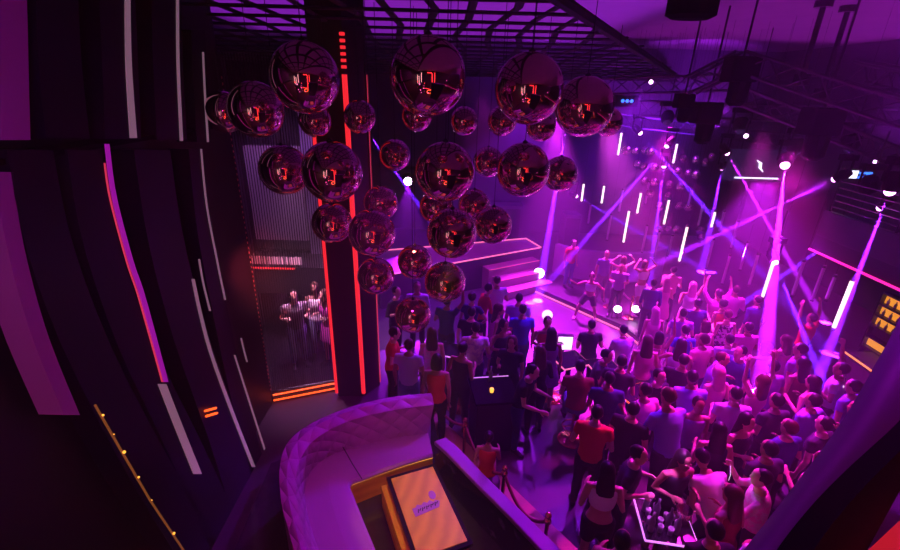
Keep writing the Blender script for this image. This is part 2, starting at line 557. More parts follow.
def sweep(name, prof, m, parent, closed=True, bevel=0, uvscale=None):
    """prof: list of polylines (same length) forming a closed section"""
    b = BM()
    uvl = b.loops.layers.uv.new('UVMap')
    n = len(prof[0])
    rows = [[b.verts.new(p + so) for p in line] for line in prof]
    acc = [0]
    for k in range(1, n):
        acc.append(acc[-1] + (prof[0][k] - prof[0][k - 1]).length)
    h = [0]
    for i in range(1, len(prof) + 1):
        h.append(h[-1] + (prof[i % len(prof)][n // 2] - prof[i - 1][n // 2]).length)
    for i in range(len(rows)):
        a, c = rows[i], rows[(i + 1) % len(rows)]
        for k in range(n - 1):
            f = b.faces.new((a[k], a[k + 1], c[k + 1], c[k]))
            for lp, (kk, hh) in zip(f.loops, ((k, h[i]), (k + 1, h[i]), (k + 1, h[i + 1]), (k, h[i + 1]))):
                lp[uvl].uv = (acc[kk], hh)
    b.faces.new([r[0] for r in rows])
    b.faces.new([r[-1] for r in rows][::-1])
    return obj(name, b, m, parent, smooth=False, bevel=bevel)


mid = [(a + c) / 2 + Vector((0, 0, .05)) for a, c in zip(outer, inner_t)]
bk = [z_of(p, ZP) for p in outer]
sweep('backrest', [bk, outer, mid, inner_t, [a.lerp(c, .5) + Vector((0, 0, .02)) for a, c in zip(inner_t, inner_b)], inner_b, [z_of(p, ZP) for p in inner_b]], M['quilt'], sofa)
ft = [z_of(p, ZS) for p in front]
lo = [z_of(p, ZS - .05) for p in front]
sweep('seat', [[p + Vector((0, 0, -.05)) for p in inner_b], inner_b, [a.lerp(c, .5) + Vector((0, 0, .025)) for a, c in zip(inner_b, ft)], [a.lerp(c, .94) + Vector((0, 0, .01)) for a, c in zip(inner_b, ft)], [p + Vector((0, 0, -.02)) for p in ft], lo], M['leather'], sofa)
ins = [a.lerp(c, .06) for a, c in zip(front, inner_b)]
sweep('base', [[z_of(p, ZP) for p in inner_b], [z_of(p, ZS - .051) for p in inner_b], [z_of(p, ZS - .051) for p in ins], [z_of(p, ZP) for p in ins]], M['wood_side'], sofa)
lip = [a.lerp(c, .03) + Vector((0, 0, -.062)) for a, c in zip(front, inner_b)]
b = BM(); tube(b, [p + so for p in lip], .007, 6); obj('led_strip', b, M['amber'], sofa, label='warm amber light line under the seat lip')
# seam across the corner of the seat
q0, q1 = P(343, 447, z=ZS + .12), P(362, 479, z=ZS + .01)
b = BM(); tube(b, [q0 + so, q0.lerp(q1, .5) + so + Vector((0, 0, -.02)), q1 + so], .006, 6); obj('seam', b, M['matte_black'], sofa)

# club table with emblem
TZ = .72
ta, tb_, tc_, td = [P(x, y, z=TZ) for x, y in ((386, 480), (428, 468), (473, 538), (424, 556))]
tcn = (ta + tb_ + tc_ + td) / 4
ux = ((tb_ - ta) + (tc_ - td)).normalized()
uy = Vector((-ux.y, ux.x, 0))
ang = math.atan2(ux.y, ux.x)
LX = ((tb_ - ta).length + (tc_ - td).length) / 2
LY = ((td - ta).length + (tc_ - tb_).length) / 2
tab = thing('club_table', 'oak topped club table with a purple emblem, inside the curve of the sofa', 'table', (tcn.x, tcn.y, ZP), ang)
H = TZ - ZP
b = BM(); add_box(b, (-LX / 2, -LY / 2, H - .03), (LX / 2, LY / 2, H)); obj('tabletop', b, M['wood'], tab, bevel=.006)
b = BM()
w = .05
for lo_, hi_ in (((-LX / 2 - w, -LY / 2 - w, H - .06), (-LX / 2, LY / 2 + w, H - .012)), ((LX / 2, -LY / 2 - w, H - .06), (LX / 2 + w, LY / 2 + w, H - .012)),
                 ((-LX / 2, -LY / 2 - w, H - .06), (LX / 2, -LY / 2, H - .012)), ((-LX / 2, LY / 2, H - .06), (LX / 2, LY / 2 + w, H - .012))):
    add_box(b, lo_, hi_)
obj('border', b, M['gloss_black'], tab)
b = BM(); add_box(b, (-LX / 2 - .02, -LY / 2 - .02, 0), (LX / 2 + .02, LY / 2 + .02, H - .061)); obj('body', b, M['wood_side'], tab)
b = BM(); add_box(b, (-LX / 2 - .13, -LY / 2 - .04, 0), (-LX / 2 - .021, LY / 2 + .02, H - .11)); obj('side_panel', b, M['wood_side'], tab)
# emblem: a lettered lozenge with a crown of bumps and a leaf on top
em = BM()
prism(em, [(-.17, -.085, H), (.155, -.05, H), (.19, .03, H), (.14, .065, H), (.11, .04, H), (.07, .085, H), (.03, .055, H), (-.01, .085, H), (-.05, .05, H), (-.1, .075, H), (-.13, .04, H), (-.175, .04, H)], (0, 0, .004))
o = obj('emblem', em, M['emblem'], tab)
em = BM(); rings_loft(em, [((.13, .15, H), .045, .068), ((.13, .15, H + .004), .045, .068)], 14); obj('emblem', em, M['emblem'], tab)
em = BM()
for k in range(5):
    x = -.12 + k * .058
    tube(em, [(x, -.045 + k * .006, H + .005), (x + .012, .0 + k * .006, H + .005), (x + .03, -.02 + k * .006, H + .005), (x + .045, .005 + k * .006, H + .005)], .006, 6)
obj('emblem_script', em, M['gloss_black'], tab)
# small white card / phone and dark tray at the table's left side
q = P(390, 516, z=ZP + .01)
b = BM(); add_box(b, (-.03, -.06, 0), (.03, .06, .012)); o = obj('phone', b, M['screen_white'], loc=q, bevel=.003); o.rotation_euler = (0, 0, ang + .2)
tag(o, 'small bright phone lying on the dark floor left of the oak table', 'phone')
# low partition at the right of the booth
pa = [P(x, y, z=.92) for x, y in ((434, 441), (446, 452), (476, 483), (508, 515), (556, 566))]
pb = [P(x, y, z=.92) for x, y in ((446, 437), (458, 447), (489, 479), (522, 511), (572, 560))]
t = thing('partition', 'low partition with a purple padded cap along the right side of the booth', 'partition', (pa[2].x, pa[2].y, ZP))
off = -Vector(t.location)
b = BM(); strip_prism(b, [Vector((p.x, p.y, .92)) + off for p in pa], [Vector((p.x, p.y, .92)) + off for p in pb], (0, 0, -.07))
obj('cap', b, mat('partition_leather', (.26, .08, .32), .5, noise=(.22, .07, .28), nscale=5), t, bevel=.015)
b = BM(); strip_prism(b, [Vector((p.x + .02, p.y, .849)) + off for p in pa], [Vector((p.x - .02, p.y, .849)) + off for p in pb], (0, 0, -.849 + ZP))
mb = mat('black_marble', (.006, .005, .008), .12, noise=(.10, .08, .11), nscale=5)
rp = mb.node_tree.nodes.new('ShaderNodeValToRGB')
rp.color_ramp.elements[0].position = .56; rp.color_ramp.elements[1].position = .72
mb.node_tree.links.new([n for n in mb.node_tree.nodes if n.type == 'TEX_NOISE'][0].outputs['Fac'], rp.inputs['Fac'])
mb.node_tree.links.new(rp.outputs['Color'], [n for n in mb.node_tree.nodes if n.type == 'MIX'][0].inputs[0])
obj('panel', b, mb, t)
# tan step edge outside the partition
sa = [P(x, y, z=.14) for x, y in ((414, 403), (436, 429), (470, 463), (508, 503), (560, 556))]
sb = [P(x, y, z=.14) for x, y in ((424, 399), (447, 424), (482, 457), (523, 497), (578, 549))]
b = BM(); strip_prism(b, [Vector((p.x, p.y, .14)) for p in sa], [Vector((p.x, p.y, .14)) for p in sb], (0, 0, -.14)); struct('trim_4', b, M['gold_edge'])

# ------------------------------------------------------------------ foreground balcony parapet
o1 = [P(x, y, z=4.72) for x, y in ((908, 300), (894, 330), (876, 363), (852, 405), (828, 441), (797, 482), (757, 533), (728, 570))]
i1 = [P(x, y, z=4.80) for x, y in ((935, 385), (912, 408), (890, 430), (868, 450), (842, 474), (812, 505), (780, 545), (760, 580))]
o1, i1 = smooth_poly(o1, 36), smooth_poly(i1, 36)
pr = thing('balcony_parapet', 'dark parapet of the viewing balcony sweeping across the lower right corner', 'parapet', ((o1[3] + i1[3]) / 2))
off = -Vector(pr.location)
b = BM(); strip_prism(b, [p + off for p in o1], [p + off for p in i1], (0, 0, -.06)); obj('coping', b, mat('coping_paint', (.26, .07, .36), .6, spec=.15), pr, smooth=True)
b = BM(); strip_prism(b, [p + off for p in i1], [Vector((p.x + .03, p.y - .03, p.z)) + off for p in i1], (0, 0, -4.75)); obj('inner_face', b, M['matte_black'], pr)
b = BM(); strip_prism(b, [p + off + Vector((0, 0, -.06)) for p in o1], [p + off + Vector((.05, -.05, -.06)) for p in o1], (0, 0, -4.6)); obj('outer_face', b, M['matte_black'], pr)
rq = [P(x, y, z=4.3) for x, y in ((866, 552), (898, 522), (930, 500), (930, 600), (850, 600))]
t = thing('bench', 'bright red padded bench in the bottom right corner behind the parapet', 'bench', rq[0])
b = BM(); prism(b, [p - rq[0] for p in rq], (0, 0, -.12)); obj('seat_pad', b, M['red_pad_glow'], t)
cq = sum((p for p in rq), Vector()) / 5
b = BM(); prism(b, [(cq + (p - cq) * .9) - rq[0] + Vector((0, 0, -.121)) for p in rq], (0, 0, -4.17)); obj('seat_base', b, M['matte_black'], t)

# neon framed doorway on the wall behind the viewing balcony (mirrored in the balls)
na = thing('neon_arch', 'red neon frame with a ring on the wall behind the viewing balcony', 'neon sign', (1.2, FY0 + .16, 2.2))
b = BM(); tube(b, [(0, 0, -1.2), (0, 0, 4.1), (-.25, 0, 4.4), (-1.3, 0, 4.4)], .085, 8); obj('tall_bar', b, M['neon_hot'], na)
b = BM(); tube(b, [(.75, 0, -1.4), (.75, 0, 4.5)], .06, 8); obj('second_bar', b, M['neon_hot'], na)
b = BM(); tube(b, [(-1.9, 0, .4), (-.2, 0, -.2)], .07, 8); obj('cross_bar', b, M['neon_hot'], na)
b = BM(); tube(b, [(-.7 + .75 * math.cos(2 * PI * k / 24), .02, -1.1 + .75 * math.sin(2 * PI * k / 24)) for k in range(25)], .08, 8); obj('ring', b, M['neon_orange_hot'], na)
rl = random.Random(11)
for k in range(26):  # unseen lamps added at random to put sparkles into the mirror balls
    b = BM(); ball(b, (rl.uniform(-4.6, 7.5), 0, rl.uniform(-1.9, 2.2)), rl.uniform(.05, .15), 10, 8); obj('lamp', b, M[('sparkle_pink', 'neon_hot', 'sparkle_pink', 'neon_orange_hot')[k % 4]], na)
for k, (x, z) in enumerate(((-2.4, 3.4), (-2.9, 3.7), (-1.7, 4.2))):
    b = BM(); tube(b, [(x, FY0 + .08, z), (x, FY0 + .08, z + 2.4)], .06, 8)
    tag(obj('wall_light', b, M['wall_light']), ('pale upright wall light behind the camera, second from the louvred wall', 'pale upright wall light behind the camera, nearest the louvred wall', 'pale upright wall light behind the camera, nearest the red neon frame')[k], 'wall light', 'upright wall lights behind the balcony')

# ------------------------------------------------------------------ ceiling lattice
LZ = 6.75


def lz(y): return LZ - .048 * max(y, 0)


b = BM()


def xedge(y): return 1.55 + (y - 6.2) * .60


yy = -1.2
while yy < 16.2:
    x1 = min(xedge(yy), 8)
    if x1 > -6:
        wob = .08 * math.sin(yy * 2.1)
        tube(b, [(-6.6, yy + wob, lz(yy)), ((x1 - 6.6) / 2, yy - wob, lz(yy)), (x1, yy + wob, lz(yy))], [.06] * 3, 6, .35)
    yy += .62
xx = -6.4
while xx < 8:
    y0 = max(-1.2, 6.2 + (xx - 1.55) / .60)
    if y0 < 15.9:
        pts = []
        n = 8
        for k in range(n + 1):
            y = y0 + (16.1 - y0) * k / n
            pts.append((xx + .14 * math.sin(y * 1.3 + xx), y, lz(y) + .02))
        tube(b, pts, .055, 6, .35)
    xx += .5
tube(b, [(xedge(-1), -1, lz(-1)), (xedge(16.1), 16.1, lz(16.1))], .07, 8)
tag(obj('ceiling_lattice', b, M['lattice']), 'black open lattice hung under the purple ceiling above the mirror balls', 'ceiling lattice')

# ------------------------------------------------------------------ mirror balls
BALLS = [
    (305, 78, 34, .60, 'big mirror ball at upper left, against the top of the thick red neon'),
    (224, 112, 20, .50, 'mirror ball farthest left, mostly hidden behind its right neighbour'),
    (256, 110, 27, .55, 'mirror ball second from the left, overlapping its left neighbour'),
    (315, 121, 16, .40, 'small mirror ball just under the big upper left ball'),
    (360, 117, 16, .40, 'small mirror ball in front of the thin pink neon, right of the red neon'),
    (284, 170, 24.5, .55, 'mid height mirror ball leftmost of the second row, before the rod curtain'),
    (332, 172, 30, .60, 'large mirror ball hanging in front of the red neon pillar'),
    (332, 223, 20, .50, 'mirror ball low on the left, directly under the large pillar ball'),
    (372, 233, 23.5, .55, 'mirror ball hanging just right of the neon pillar at middle height'),
    (381, 203, 17, .45, 'mirror ball half hidden above the one right of the neon pillar'),
    (376, 276, 18.5, .50, 'mirror ball near the foot of the thin pink neon, lowest on the left side'),
    (395, 155, 15.5, .45, 'small mirror ball alone above the bright violet lamp'),
    (428, 77, 38, .60, 'largest mirror ball, top centre of the cluster'),
    (417, 116, 15, .40, 'small mirror ball just under the largest one, to its left'),
    (464, 121, 14, .40, 'small mirror ball under the top row, right of the largest ball'),
    (445, 172, 29.5, .60, 'large mirror ball in the centre of the cluster'),
    (436, 207, 16.5, .45, 'mirror ball peeping out under the large central ball'),
    (488, 162, 15, .45, 'small mirror ball between the large central ball and the one to its right'),
    (502, 121, 14.5, .40, 'small mirror ball peeping out under the left edge of the top right large ball'),
    (529, 89, 34, .60, 'large mirror ball second from the right in the top row'),
    (541, 126, 15, .40, 'small mirror ball peeping out under the right edge of the second large top ball'),
    (523, 170, 26.5, .55, 'large mirror ball right of centre in the second row'),
    (560, 174, 17.5, .50, 'mirror ball at the right end of the second row'),
    (584, 107, 29, .60, 'large mirror ball at the right end of the top row'),
    (608, 122, 14, .40, 'small mirror ball at the far right of the top row, partly hidden'),
    (474, 205, 16, .45, 'mirror ball half hidden behind the one above the stage edge'),
    (493, 225, 19, .50, 'mirror ball above the end of the stage, right side of the lower cluster'),
    (452, 233, 25, .55, 'large mirror ball below the central one, at the head of the lower cluster'),
    (415, 262, 17.5, .50, 'mirror ball left of the lower cluster, above the lavender shirt'),
    (445, 282, 20.5, .50, 'mirror ball in the lower cluster just above the white printed tee'),
    (413, 315, 18, .45, 'lowest mirror ball of all, among the heads of the crowd'),
]
sph = BM(); ball(sph, (0, 0, 0), 1.0, 48, 32)
sph_me = finish(sph, 'sphere', True)
sph_me.materials.append(M['mirror'])
capb = BM(); lathe(capb, [(.10, .985), (.10, 1.03), (.05, 1.07), (.02, 1.1)], n=14)
cap_me = finish(capb, 'cap'); cap_me.materials.append(M['dark_metal'])
BL = [list(x) for x in BALLS]


def ball_pos(px, py, r, D):
    dv_ = Vector((px - 450, 275 - py, -FPX)).normalized()
    return P(px, py, d=FPX * (D / 2) / (r * -dv_.z))


for it in range(40):
    for i in range(len(BL)):
        for j in range(len(BL)):
            if i == j: continue
            a, e = ball_pos(*BL[i][:4]), ball_pos(*BL[j][:4])
            if a.z < e.z and (a - e).to_2d().length < BL[j][3] / 2 + .015 or (i < j and (a - e).length < (BL[i][3] + BL[j][3]) / 2 + .01):
                fa = (a - CO).length > (e - CO).length
                BL[i][3] *= 1.02 if fa else .985
                BL[j][3] *= .985 if fa else 1.02
for (px, py, r, D, lab) in BL:
    D = min(max(D, .3), .8)
    dirv = Vector((px - 450, 275 - py, -FPX)).normalized()
    cosp = -dirv.z
    dist = FPX * (D / 2) / (r * cosp)
    c = P(px, py, d=dist)
    t = thing('mirror_ball', lab, 'mirror ball', c, 0, 'mirror balls of the hanging cluster')
    s = put('sphere', sph_me, None, t); s.scale = (D / 2,) * 3
    k = put('cap', cap_me, None, t); k.scale = (D / 2,) * 3
    b = BM(); tube(b, [(0, 0, D / 2 * 1.08), (0, 0, lz(c.y) - c.z)], .004, 5); obj('cable', b, M['black'], t)

# distant cluster of small balls
FAR = [(243, 148), (275, 148), (310, 147), (330, 153), (283, 198), (305, 206), (345, 210), (370, 215), (310, 257), (345, 263), (400, 272), (440, 280), (330, 305), (395, 315), (365, 352), (437, 350),
       (450, 178), (497, 183), (532, 192), (555, 172), (430, 222), (470, 230), (497, 236), (365, 437), (395, 437), (425, 437), (513, 440), (518, 465), (470, 355)]
sphs = BM(); ball(sphs, (0, 0, 0), 1.0, 20, 12)
sphs_me = finish(sphs, 'sphere', True); sphs_me.materials.append(M['mirror_small'])
for i, (a, c_) in enumerate(FAR):
    px, py = a / 3.665 + 560, c_ / 3.665 + 110
    y = 13.2 + (i * 37 % 11) * .16
    c = P(px, py, y=y)
    t = thing('small_mirror_ball', 'small pinkish mirror ball in the distant cluster by the light tubes', 'mirror ball', c, 0, 'distant small mirror balls')
    s = put('sphere', sphs_me, None, t); s.scale = (.13,) * 3
    b = BM(); tube(b, [(0, 0, .13), (0, 0, CEIL - c.z)], .004, 4); obj('cable', b, M['black'], t)

# ------------------------------------------------------------------ hanging light tubes
TUBES = [
    ((619.5, 133), (617.8, 156), 13.5, 'white light tube highest on the left of the distant ball cluster'),
    ((582.6, 184), (581.3, 202), 13.5, 'short white light tube, leftmost in the back row'),
    ((602.6, 186), (601.4, 204), 13.5, 'short white light tube, second from the left in the back row'),
    ((639.6, 193), (637, 214), 13, 'white light tube third from the left, beside the small mirror balls'),
    ((627.5, 211), (623.3, 243), 12, 'long white light tube above the curved booth wall'),
    ((667, 200), (663.7, 225), 12.4, 'white light tube fourth across, under the distant ball cluster'),
    ((686, 227), (679, 262), 11.2, 'long white light tube right above the densest crowd'),
    ((713.5, 212), (711, 228), 12.4, 'short white light tube below the broad violet beam'),
    ((675.5, 144), (673, 164), 13, 'thin white light tube between the two halves of the distant ball cluster'),
    ((774.8, 253), (762.0, 298), 9.0, 'long slanting white light tube just left of the brightest beam'),
    ((850.5, 281), (833.2, 329), 6.8, 'longest white light tube, under the balcony at right'),
]


def tube_thing(a, c_, y, label, m, name='light_tube', group='hanging light tubes', rad=.030):
    p0 = P(*a, y=y)
    p1 = P(*c_, y=y)
    t = thing(name, label, 'light tube', p1, 0, group)
    L = max((p0 - p1).length, .2)
    b = BM(); tube(b, [(0, 0, .03), (0, 0, L)], rad, 10); obj('tube', b, m, t)
    b = BM(); tube(b, [(0, 0, -.02), (0, 0, -.001)], rad * 1.1, 10); obj('end_cap', b, M['dark_metal'], t)
    b = BM(); tube(b, [(0, 0, L + .001), (0, 0, L + .05)], rad * 1.1, 10); obj('end_cap', b, M['dark_metal'], t)
    b = BM(); tube(b, [(0, 0, L + .05), (0, 0, CEIL - p1.z)], .003, 4); obj('cable', b, M['black'], t)


for a, c_, y, lab in TUBES:
    tube_thing(a, c_, y, lab, M['tube_white'])
M['tube_off'] = mat('tube_off', (.42, .28, .48), .35)
OFF = [((621, 190), (619, 212), 13.6), ((648, 182), (645, 204), 13.9), ((646, 226), (642, 252), 12.4), ((658, 232), (654, 258), 12.2), ((672, 236), (668, 256), 12.0), ((711, 240), (706, 268), 11.2), ((721, 212), (719, 232), 12.0),
       ((735, 222), (731, 248), 11.4), ((700, 205), (698, 226), 12.8), ((746, 243), (740, 270), 10.6), ((728, 256), (722, 284), 10.4), ((756, 255), (749, 285), 9.8), ((690, 190), (688, 206), 13.2), ((590, 205), (588, 224), 13.3), ((610, 215), (607, 240), 12.8),
       ((820, 268), (812, 300), 8.2), ((834, 277), (826, 300), 7.8), ((800, 262), (792, 296), 8.6)]
for a, c_, y in OFF:
    tube_thing(a, c_, y, 'dim unlit purple tube hanging among the white light tubes', M['tube_off'], 'unlit_tube', 'unlit hanging tubes')

# ------------------------------------------------------------------ stage with steps, platform
ZST = .95
st = [P(x, y, z=ZST) for x, y in ((380, 277), (541, 248), (526, 239), (372, 252))]
stg = thing('stage', 'raised stage with pink lit rim, left of the dancing platform', 'stage', ((st[0] + st[2]) / 2).to_2d().to_3d())
so_ = -Vector(stg.location)
b = BM(); prism(b, [Vector((p.x, p.y, 0)) + so_ for p in st], (0, 0, ZST)); obj('deck', b, M['stage_side'], stg)
b = BM(); prism(b, [Vector((p.x, p.y, ZST)) + so_ for p in st], (0, 0, .01)); obj('deck_top', b, M['stage_top'], stg)
for i, j in ((0, 1), (1, 2), (2, 3)):
    b = BM(); tube(b, [st[i] + so_ + Vector((0, 0, .02)), st[j] + so_ + Vector((0, 0, .02))], .02, 6); obj('neon_strip', b, M['neon_pink'], stg)
fd = (st[1] - st[0]).normalized()
fn = Vector((fd.y, -fd.x, 0))
if fn.y > 0: fn = -fn
for k in range(3):
    z = ZST - .24 * (k + 1)
    a0 = st[1] - fd * (2.2 - .12 * k) + fn * (.34 * k); a1 = st[1] - fd * .32 + fn * (.34 * k)
    pts = [a0, a1, a1 + fn * .34, a0 + fn * .34]
    b = BM(); prism(b, [Vector((p.x, p.y, 0)) + so_ for p in pts], (0, 0, z)); s = obj('step', b, mat('step_carpet', (.30, .16, .24), .6) if k == 0 else bpy.data.materials['step_carpet'], stg)
    b = BM(); q0, q1 = pts[3], pts[2]; tube(b, [Vector((q0.x, q0.y, z - .01)) + so_ + fn * .012, Vector((q1.x, q1.y, z - .01)) + so_ + fn * .012], .012, 6); obj('nosing', b, mat('nosing_dim', (.4, .05, .12), .5, emit=(1, .1, .3), es=.45) if k == 0 else bpy.data.materials['nosing_dim'], s)
ZPL = .16
Q = [P(x, y, z=0) for x, y in ((505, 298), (531, 290), (580, 312), (622, 331), (643, 348))]
plat = thing('platform', 'dark performers platform with a pink neon line along its foot', 'platform', (5, 12, 0))
po = Vector((-5, -12, 0))
poly = [Q[1], Q[2], Q[3], Q[4], Vector((5.6, 9.3, 0)), Vector((8.6, 11.5, 0)), Vector((8.0, 15.5, 0)), Vector((4.0, 15.5, 0)), Vector((3.55, 13.4, 0))]
b = BM(); prism(b, [p + po for p in poly], (0, 0, ZPL)); obj('deck', b, M['stage_side'], plat)
for i in range(0, 4):
    b = BM(); a, c_ = Q[i], Q[i + 1]
    n_ = Vector((-(c_ - a).y, (c_ - a).x, 0)).normalized() * -.03
    tube(b, [a + po + n_ + Vector((0, 0, .03)), c_ + po + n_ + Vector((0, 0, .03))], .022, 6); obj('neon_strip', b, M['neon_pink'], plat)
# curved booth wall
b = BM()
arc_o, arc_i = [], []
for k in range(17):
    a = R(20 + 140 * k / 16)
    arc_o.append(Vector((5.1 + 1.9 * math.cos(a), 14.0 - 1.2 * math.sin(a), ZPL + .004)))
    arc_i.append(Vector((5.1 + 1.75 * math.cos(a), 14.0 - 1.05 * math.sin(a), ZPL + .004)))
strip_prism(b, arc_o, arc_i, (0, 0, .95))
tag(obj('booth_wall', b, mat('booth_wall_paint', (.30, .18, .36), .7)), 'curved purple booth wall behind the performers', 'booth wall')
# big side panel / speaker wall behind stage
for (x0, y0, x1, y1, y, lab) in ((470, 205, 520, 246, 16.2, 'wide dark cabinet standing behind the stage'), (566, 215, 575, 262, 14.5, 'narrow dark speaker column right of the stage')):
    p0, p1 = P(x0, y0, y=y), P(x1, y1, y=y)
    t = thing('speaker_cabinet', lab, 'speaker', ((p0.x + p1.x) / 2, y + .3, 0))
    w_ = abs(p1.x - p0.x) / 2
    b = BM(); add_box(b, (-w_, -.3, 0), (w_, .3, p0.z)); obj('cabinet', b, mat('cab', (.06, .05, .08), .6), t)
    b = BM(); add_box(b, (-w_ * .9, -.32, .1), (w_ * .9, -.301, p0.z - .1)); obj('grille', b, M['dark_metal'], t)

# ------------------------------------------------------------------ right-hand balcony, bar below it
bal = thing('balcony', 'dark side balcony at right with a magenta line along its lower edge', 'balcony', (6.63, 4, 3.0))
b = BM(); add_box(b, (0, -5.4, .0), (5.3, 3.9, .3)); obj('slab', b, M['wall_dark'], bal)
b = BM(); add_box(b, (0, -5.4, .301), (.08, 3.9, .75)); obj('fascia', b, mat('fascia', (.035, .02, .045), .4), bal)
b = BM(); tube(b, [(-.03, -5.3, .02), (-.03, 3.9, .02)], .022, 8); obj('neon_strip', b, M['neon_magenta'], bal)
for k in range(5):
    b = BM(); tube(b, [(.04, -5.3, .84 + k * .11), (.04, 3.85, .84 + k * .11)], .012, 6); obj('rail', b, mat('rail_metal', (.4, .25, .4), .25, .9) if k == 0 else bpy.data.materials['rail_metal'], bal)
for k in range(8):
    b = BM(); y = -5.2 + k * 1.29; tube(b, [(.04, y, .751), (.04, y, 1.3)], .018, 6); obj('post', b, M['dark_metal'], bal)
b = BM(); add_box(b, (9.2, 2.0, 0), (9.4, 8.0, 2.99)); tag(obj('bar_back_wall', b, M['wall']), 'shadowy bar wall under the side balcony', 'wall')
bs = thing('bar_shelf', 'tall narrow bar shelf of amber lit niches under the balcony at the right edge', 'shelf', P(873, 352, x=8.2))
c0 = Vector(bs.location)
top = P(888, 295, x=8.2)
Hs = top.z - c0.z
b = BM()
wS = .30
add_box(b, (0, -wS, -.3), (.12, -wS + .03, Hs)); add_box(b, (0, wS - .03, -.3), (.12, wS, Hs)); add_box(b, (.10, -wS, -.3), (.12, wS, Hs))
N_ = 5
for k in range(N_ + 1):
    add_box(b, (0, -wS, Hs * k / N_ - .02), (.12, wS, Hs * k / N_ + .02))
obj('frame', b, M['black'], bs)
for k in range(N_):
    if k == 1: continue
    b = BM(); add_box(b, (.075, -wS + .04, Hs * k / N_ + .03), (.095, wS - .04, Hs * (k + 1) / N_ - .03)); obj('lit_panel', b, M['amber_panel'], bs)
for k in range(2, N_):
    for j in (-1, 0, 1):
        b = BM(); lathe(b, [(.024, Hs * k / N_ + .02), (.024, Hs * k / N_ + .11), (.009, Hs * k / N_ + .14), (.009, Hs * k / N_ + .17)], (.035, j * .15, 0), 10)
        o = obj('bottle', b, M['bottle'], loc=c0, smooth=True)
        tag(o, 'dark bottle silhouetted in an amber niche of the bar shelf', 'bottle', 'bottles in the amber bar shelf')
# bar counter with orange lit lip
p0, p1 = P(846, 351, z=1.1), P(882, 376, z=1.1)
ct = thing('bar_counter', 'bar counter with an orange lit lip below the amber shelf', 'counter', (p0.x, p0.y, 0))
dv = (p1 - p0)
sd = Vector((dv.y, -dv.x, 0)).normalized() * -.5
if sd.x < 0: sd = -sd
b = BM(); prism(b, [Vector((0, 0, 0)), Vector((dv.x, dv.y, 0)), Vector((dv.x, dv.y, 0)) + sd, sd], (0, 0, 1.1)); obj('body', b, M['shelf'], ct)
b = BM(); tube(b, [Vector((0, 0, 1.08)) - sd * .05, Vector((dv.x, dv.y, 1.08)) - sd * .05], .016, 6); obj('neon_strip', b, mat('neon_amber', (.3, .1, .02), .4, emit=(1, .25, .05), es=1.5), ct)

# ------------------------------------------------------------------ screens
def panel(x0, y0, x1, y1, y, m, name, parent_loc, th=.08, parent=None):
    a, c_ = P(x0, y0, y=y), P(x1, y1, y=y)
    b = BM(); add_box(b, (min(a.x, c_.x) - parent_loc.x, y - parent_loc.y, min(a.z, c_.z) - parent_loc.z), (max(a.x, c_.x) - parent_loc.x, y + th - parent_loc.y, max(a.z, c_.z) - parent_loc.z))
    return obj(name, b, m, parent)
loc = P(757, 166, y=12.2)
t = thing('video_screen', 'wide hanging video screen showing a pale curved shape on dark grey', 'screen', loc)
panel(731, 149, 783, 182, 12.2, M['screen_dark'], 'display', loc, .1, t)
panel(735, 177, 778, 179.4, 12.17, M['screen_white'], 'bright_line', loc, .02, t)
b = BM()
tube(b, [P(757, 160, y=12.16) - loc, P(760.5, 163, y=12.16) - loc, P(760, 168, y=12.16) - loc, P(763, 172, y=12.16) - loc], [.02, .07, .06, .02], 8, .3)
obj('pale_shape', b, M['screen_white'], t)
b = BM()
for dx in (-.5, .5):
    b = BM(); tube(b, [(dx, .05, .3), (dx, .05, CEIL - loc.z)], .012, 5); obj('hanger', b, M['black'], t)
loc = P(858, 175, y=10.2)
t = thing('status_display', 'small hanging display with a white patch and blue lettering at right', 'display', loc)
panel(845, 167, 873, 184, 10.2, M['black'], 'housing', loc, .1, t)
panel(848, 170.5, 856.5, 178.5, 10.18, M['screen_white'], 'white_patch', loc, .015, t)
b = BM()
for k in range(4):
    x0 = 859 + k * 3.1
    a = P(x0, 173, y=10.17) - loc; c_ = P(x0 + 2.1, 177.5, y=10.17) - loc
    tube(b, [a, Vector((c_.x, a.y, a.z))], .022, 5); tube(b, [Vector((a.x, a.y, c_.z)), c_], .022, 5); tube(b, [a, Vector((a.x, a.y, c_.z))] if k % 2 else [Vector((c_.x, a.y, a.z)), c_], .022, 5)
obj('blue_letters', b, M['screen_blue'], t)
b = BM(); tube(b, [(0, .05, .15), (0, .05, CEIL - loc.z)], .012, 5); obj('hanger', b, M['black'], t)
loc = P(627, 101, y=13)
t = thing('indicator', 'tiny blue indicator light on the truss, right of the top row of balls', 'indicator', loc)
b = BM(); add_box(b, (-.3, 0, -.14), (.3, .2, .14)); obj('housing', b, M['black'], t)
for k in range(3):
    b = BM(); ball(b, (-.12 + .12 * k, -.02, 0), .045, 8, 6); obj('lamp', b, M['screen_blue'], t)

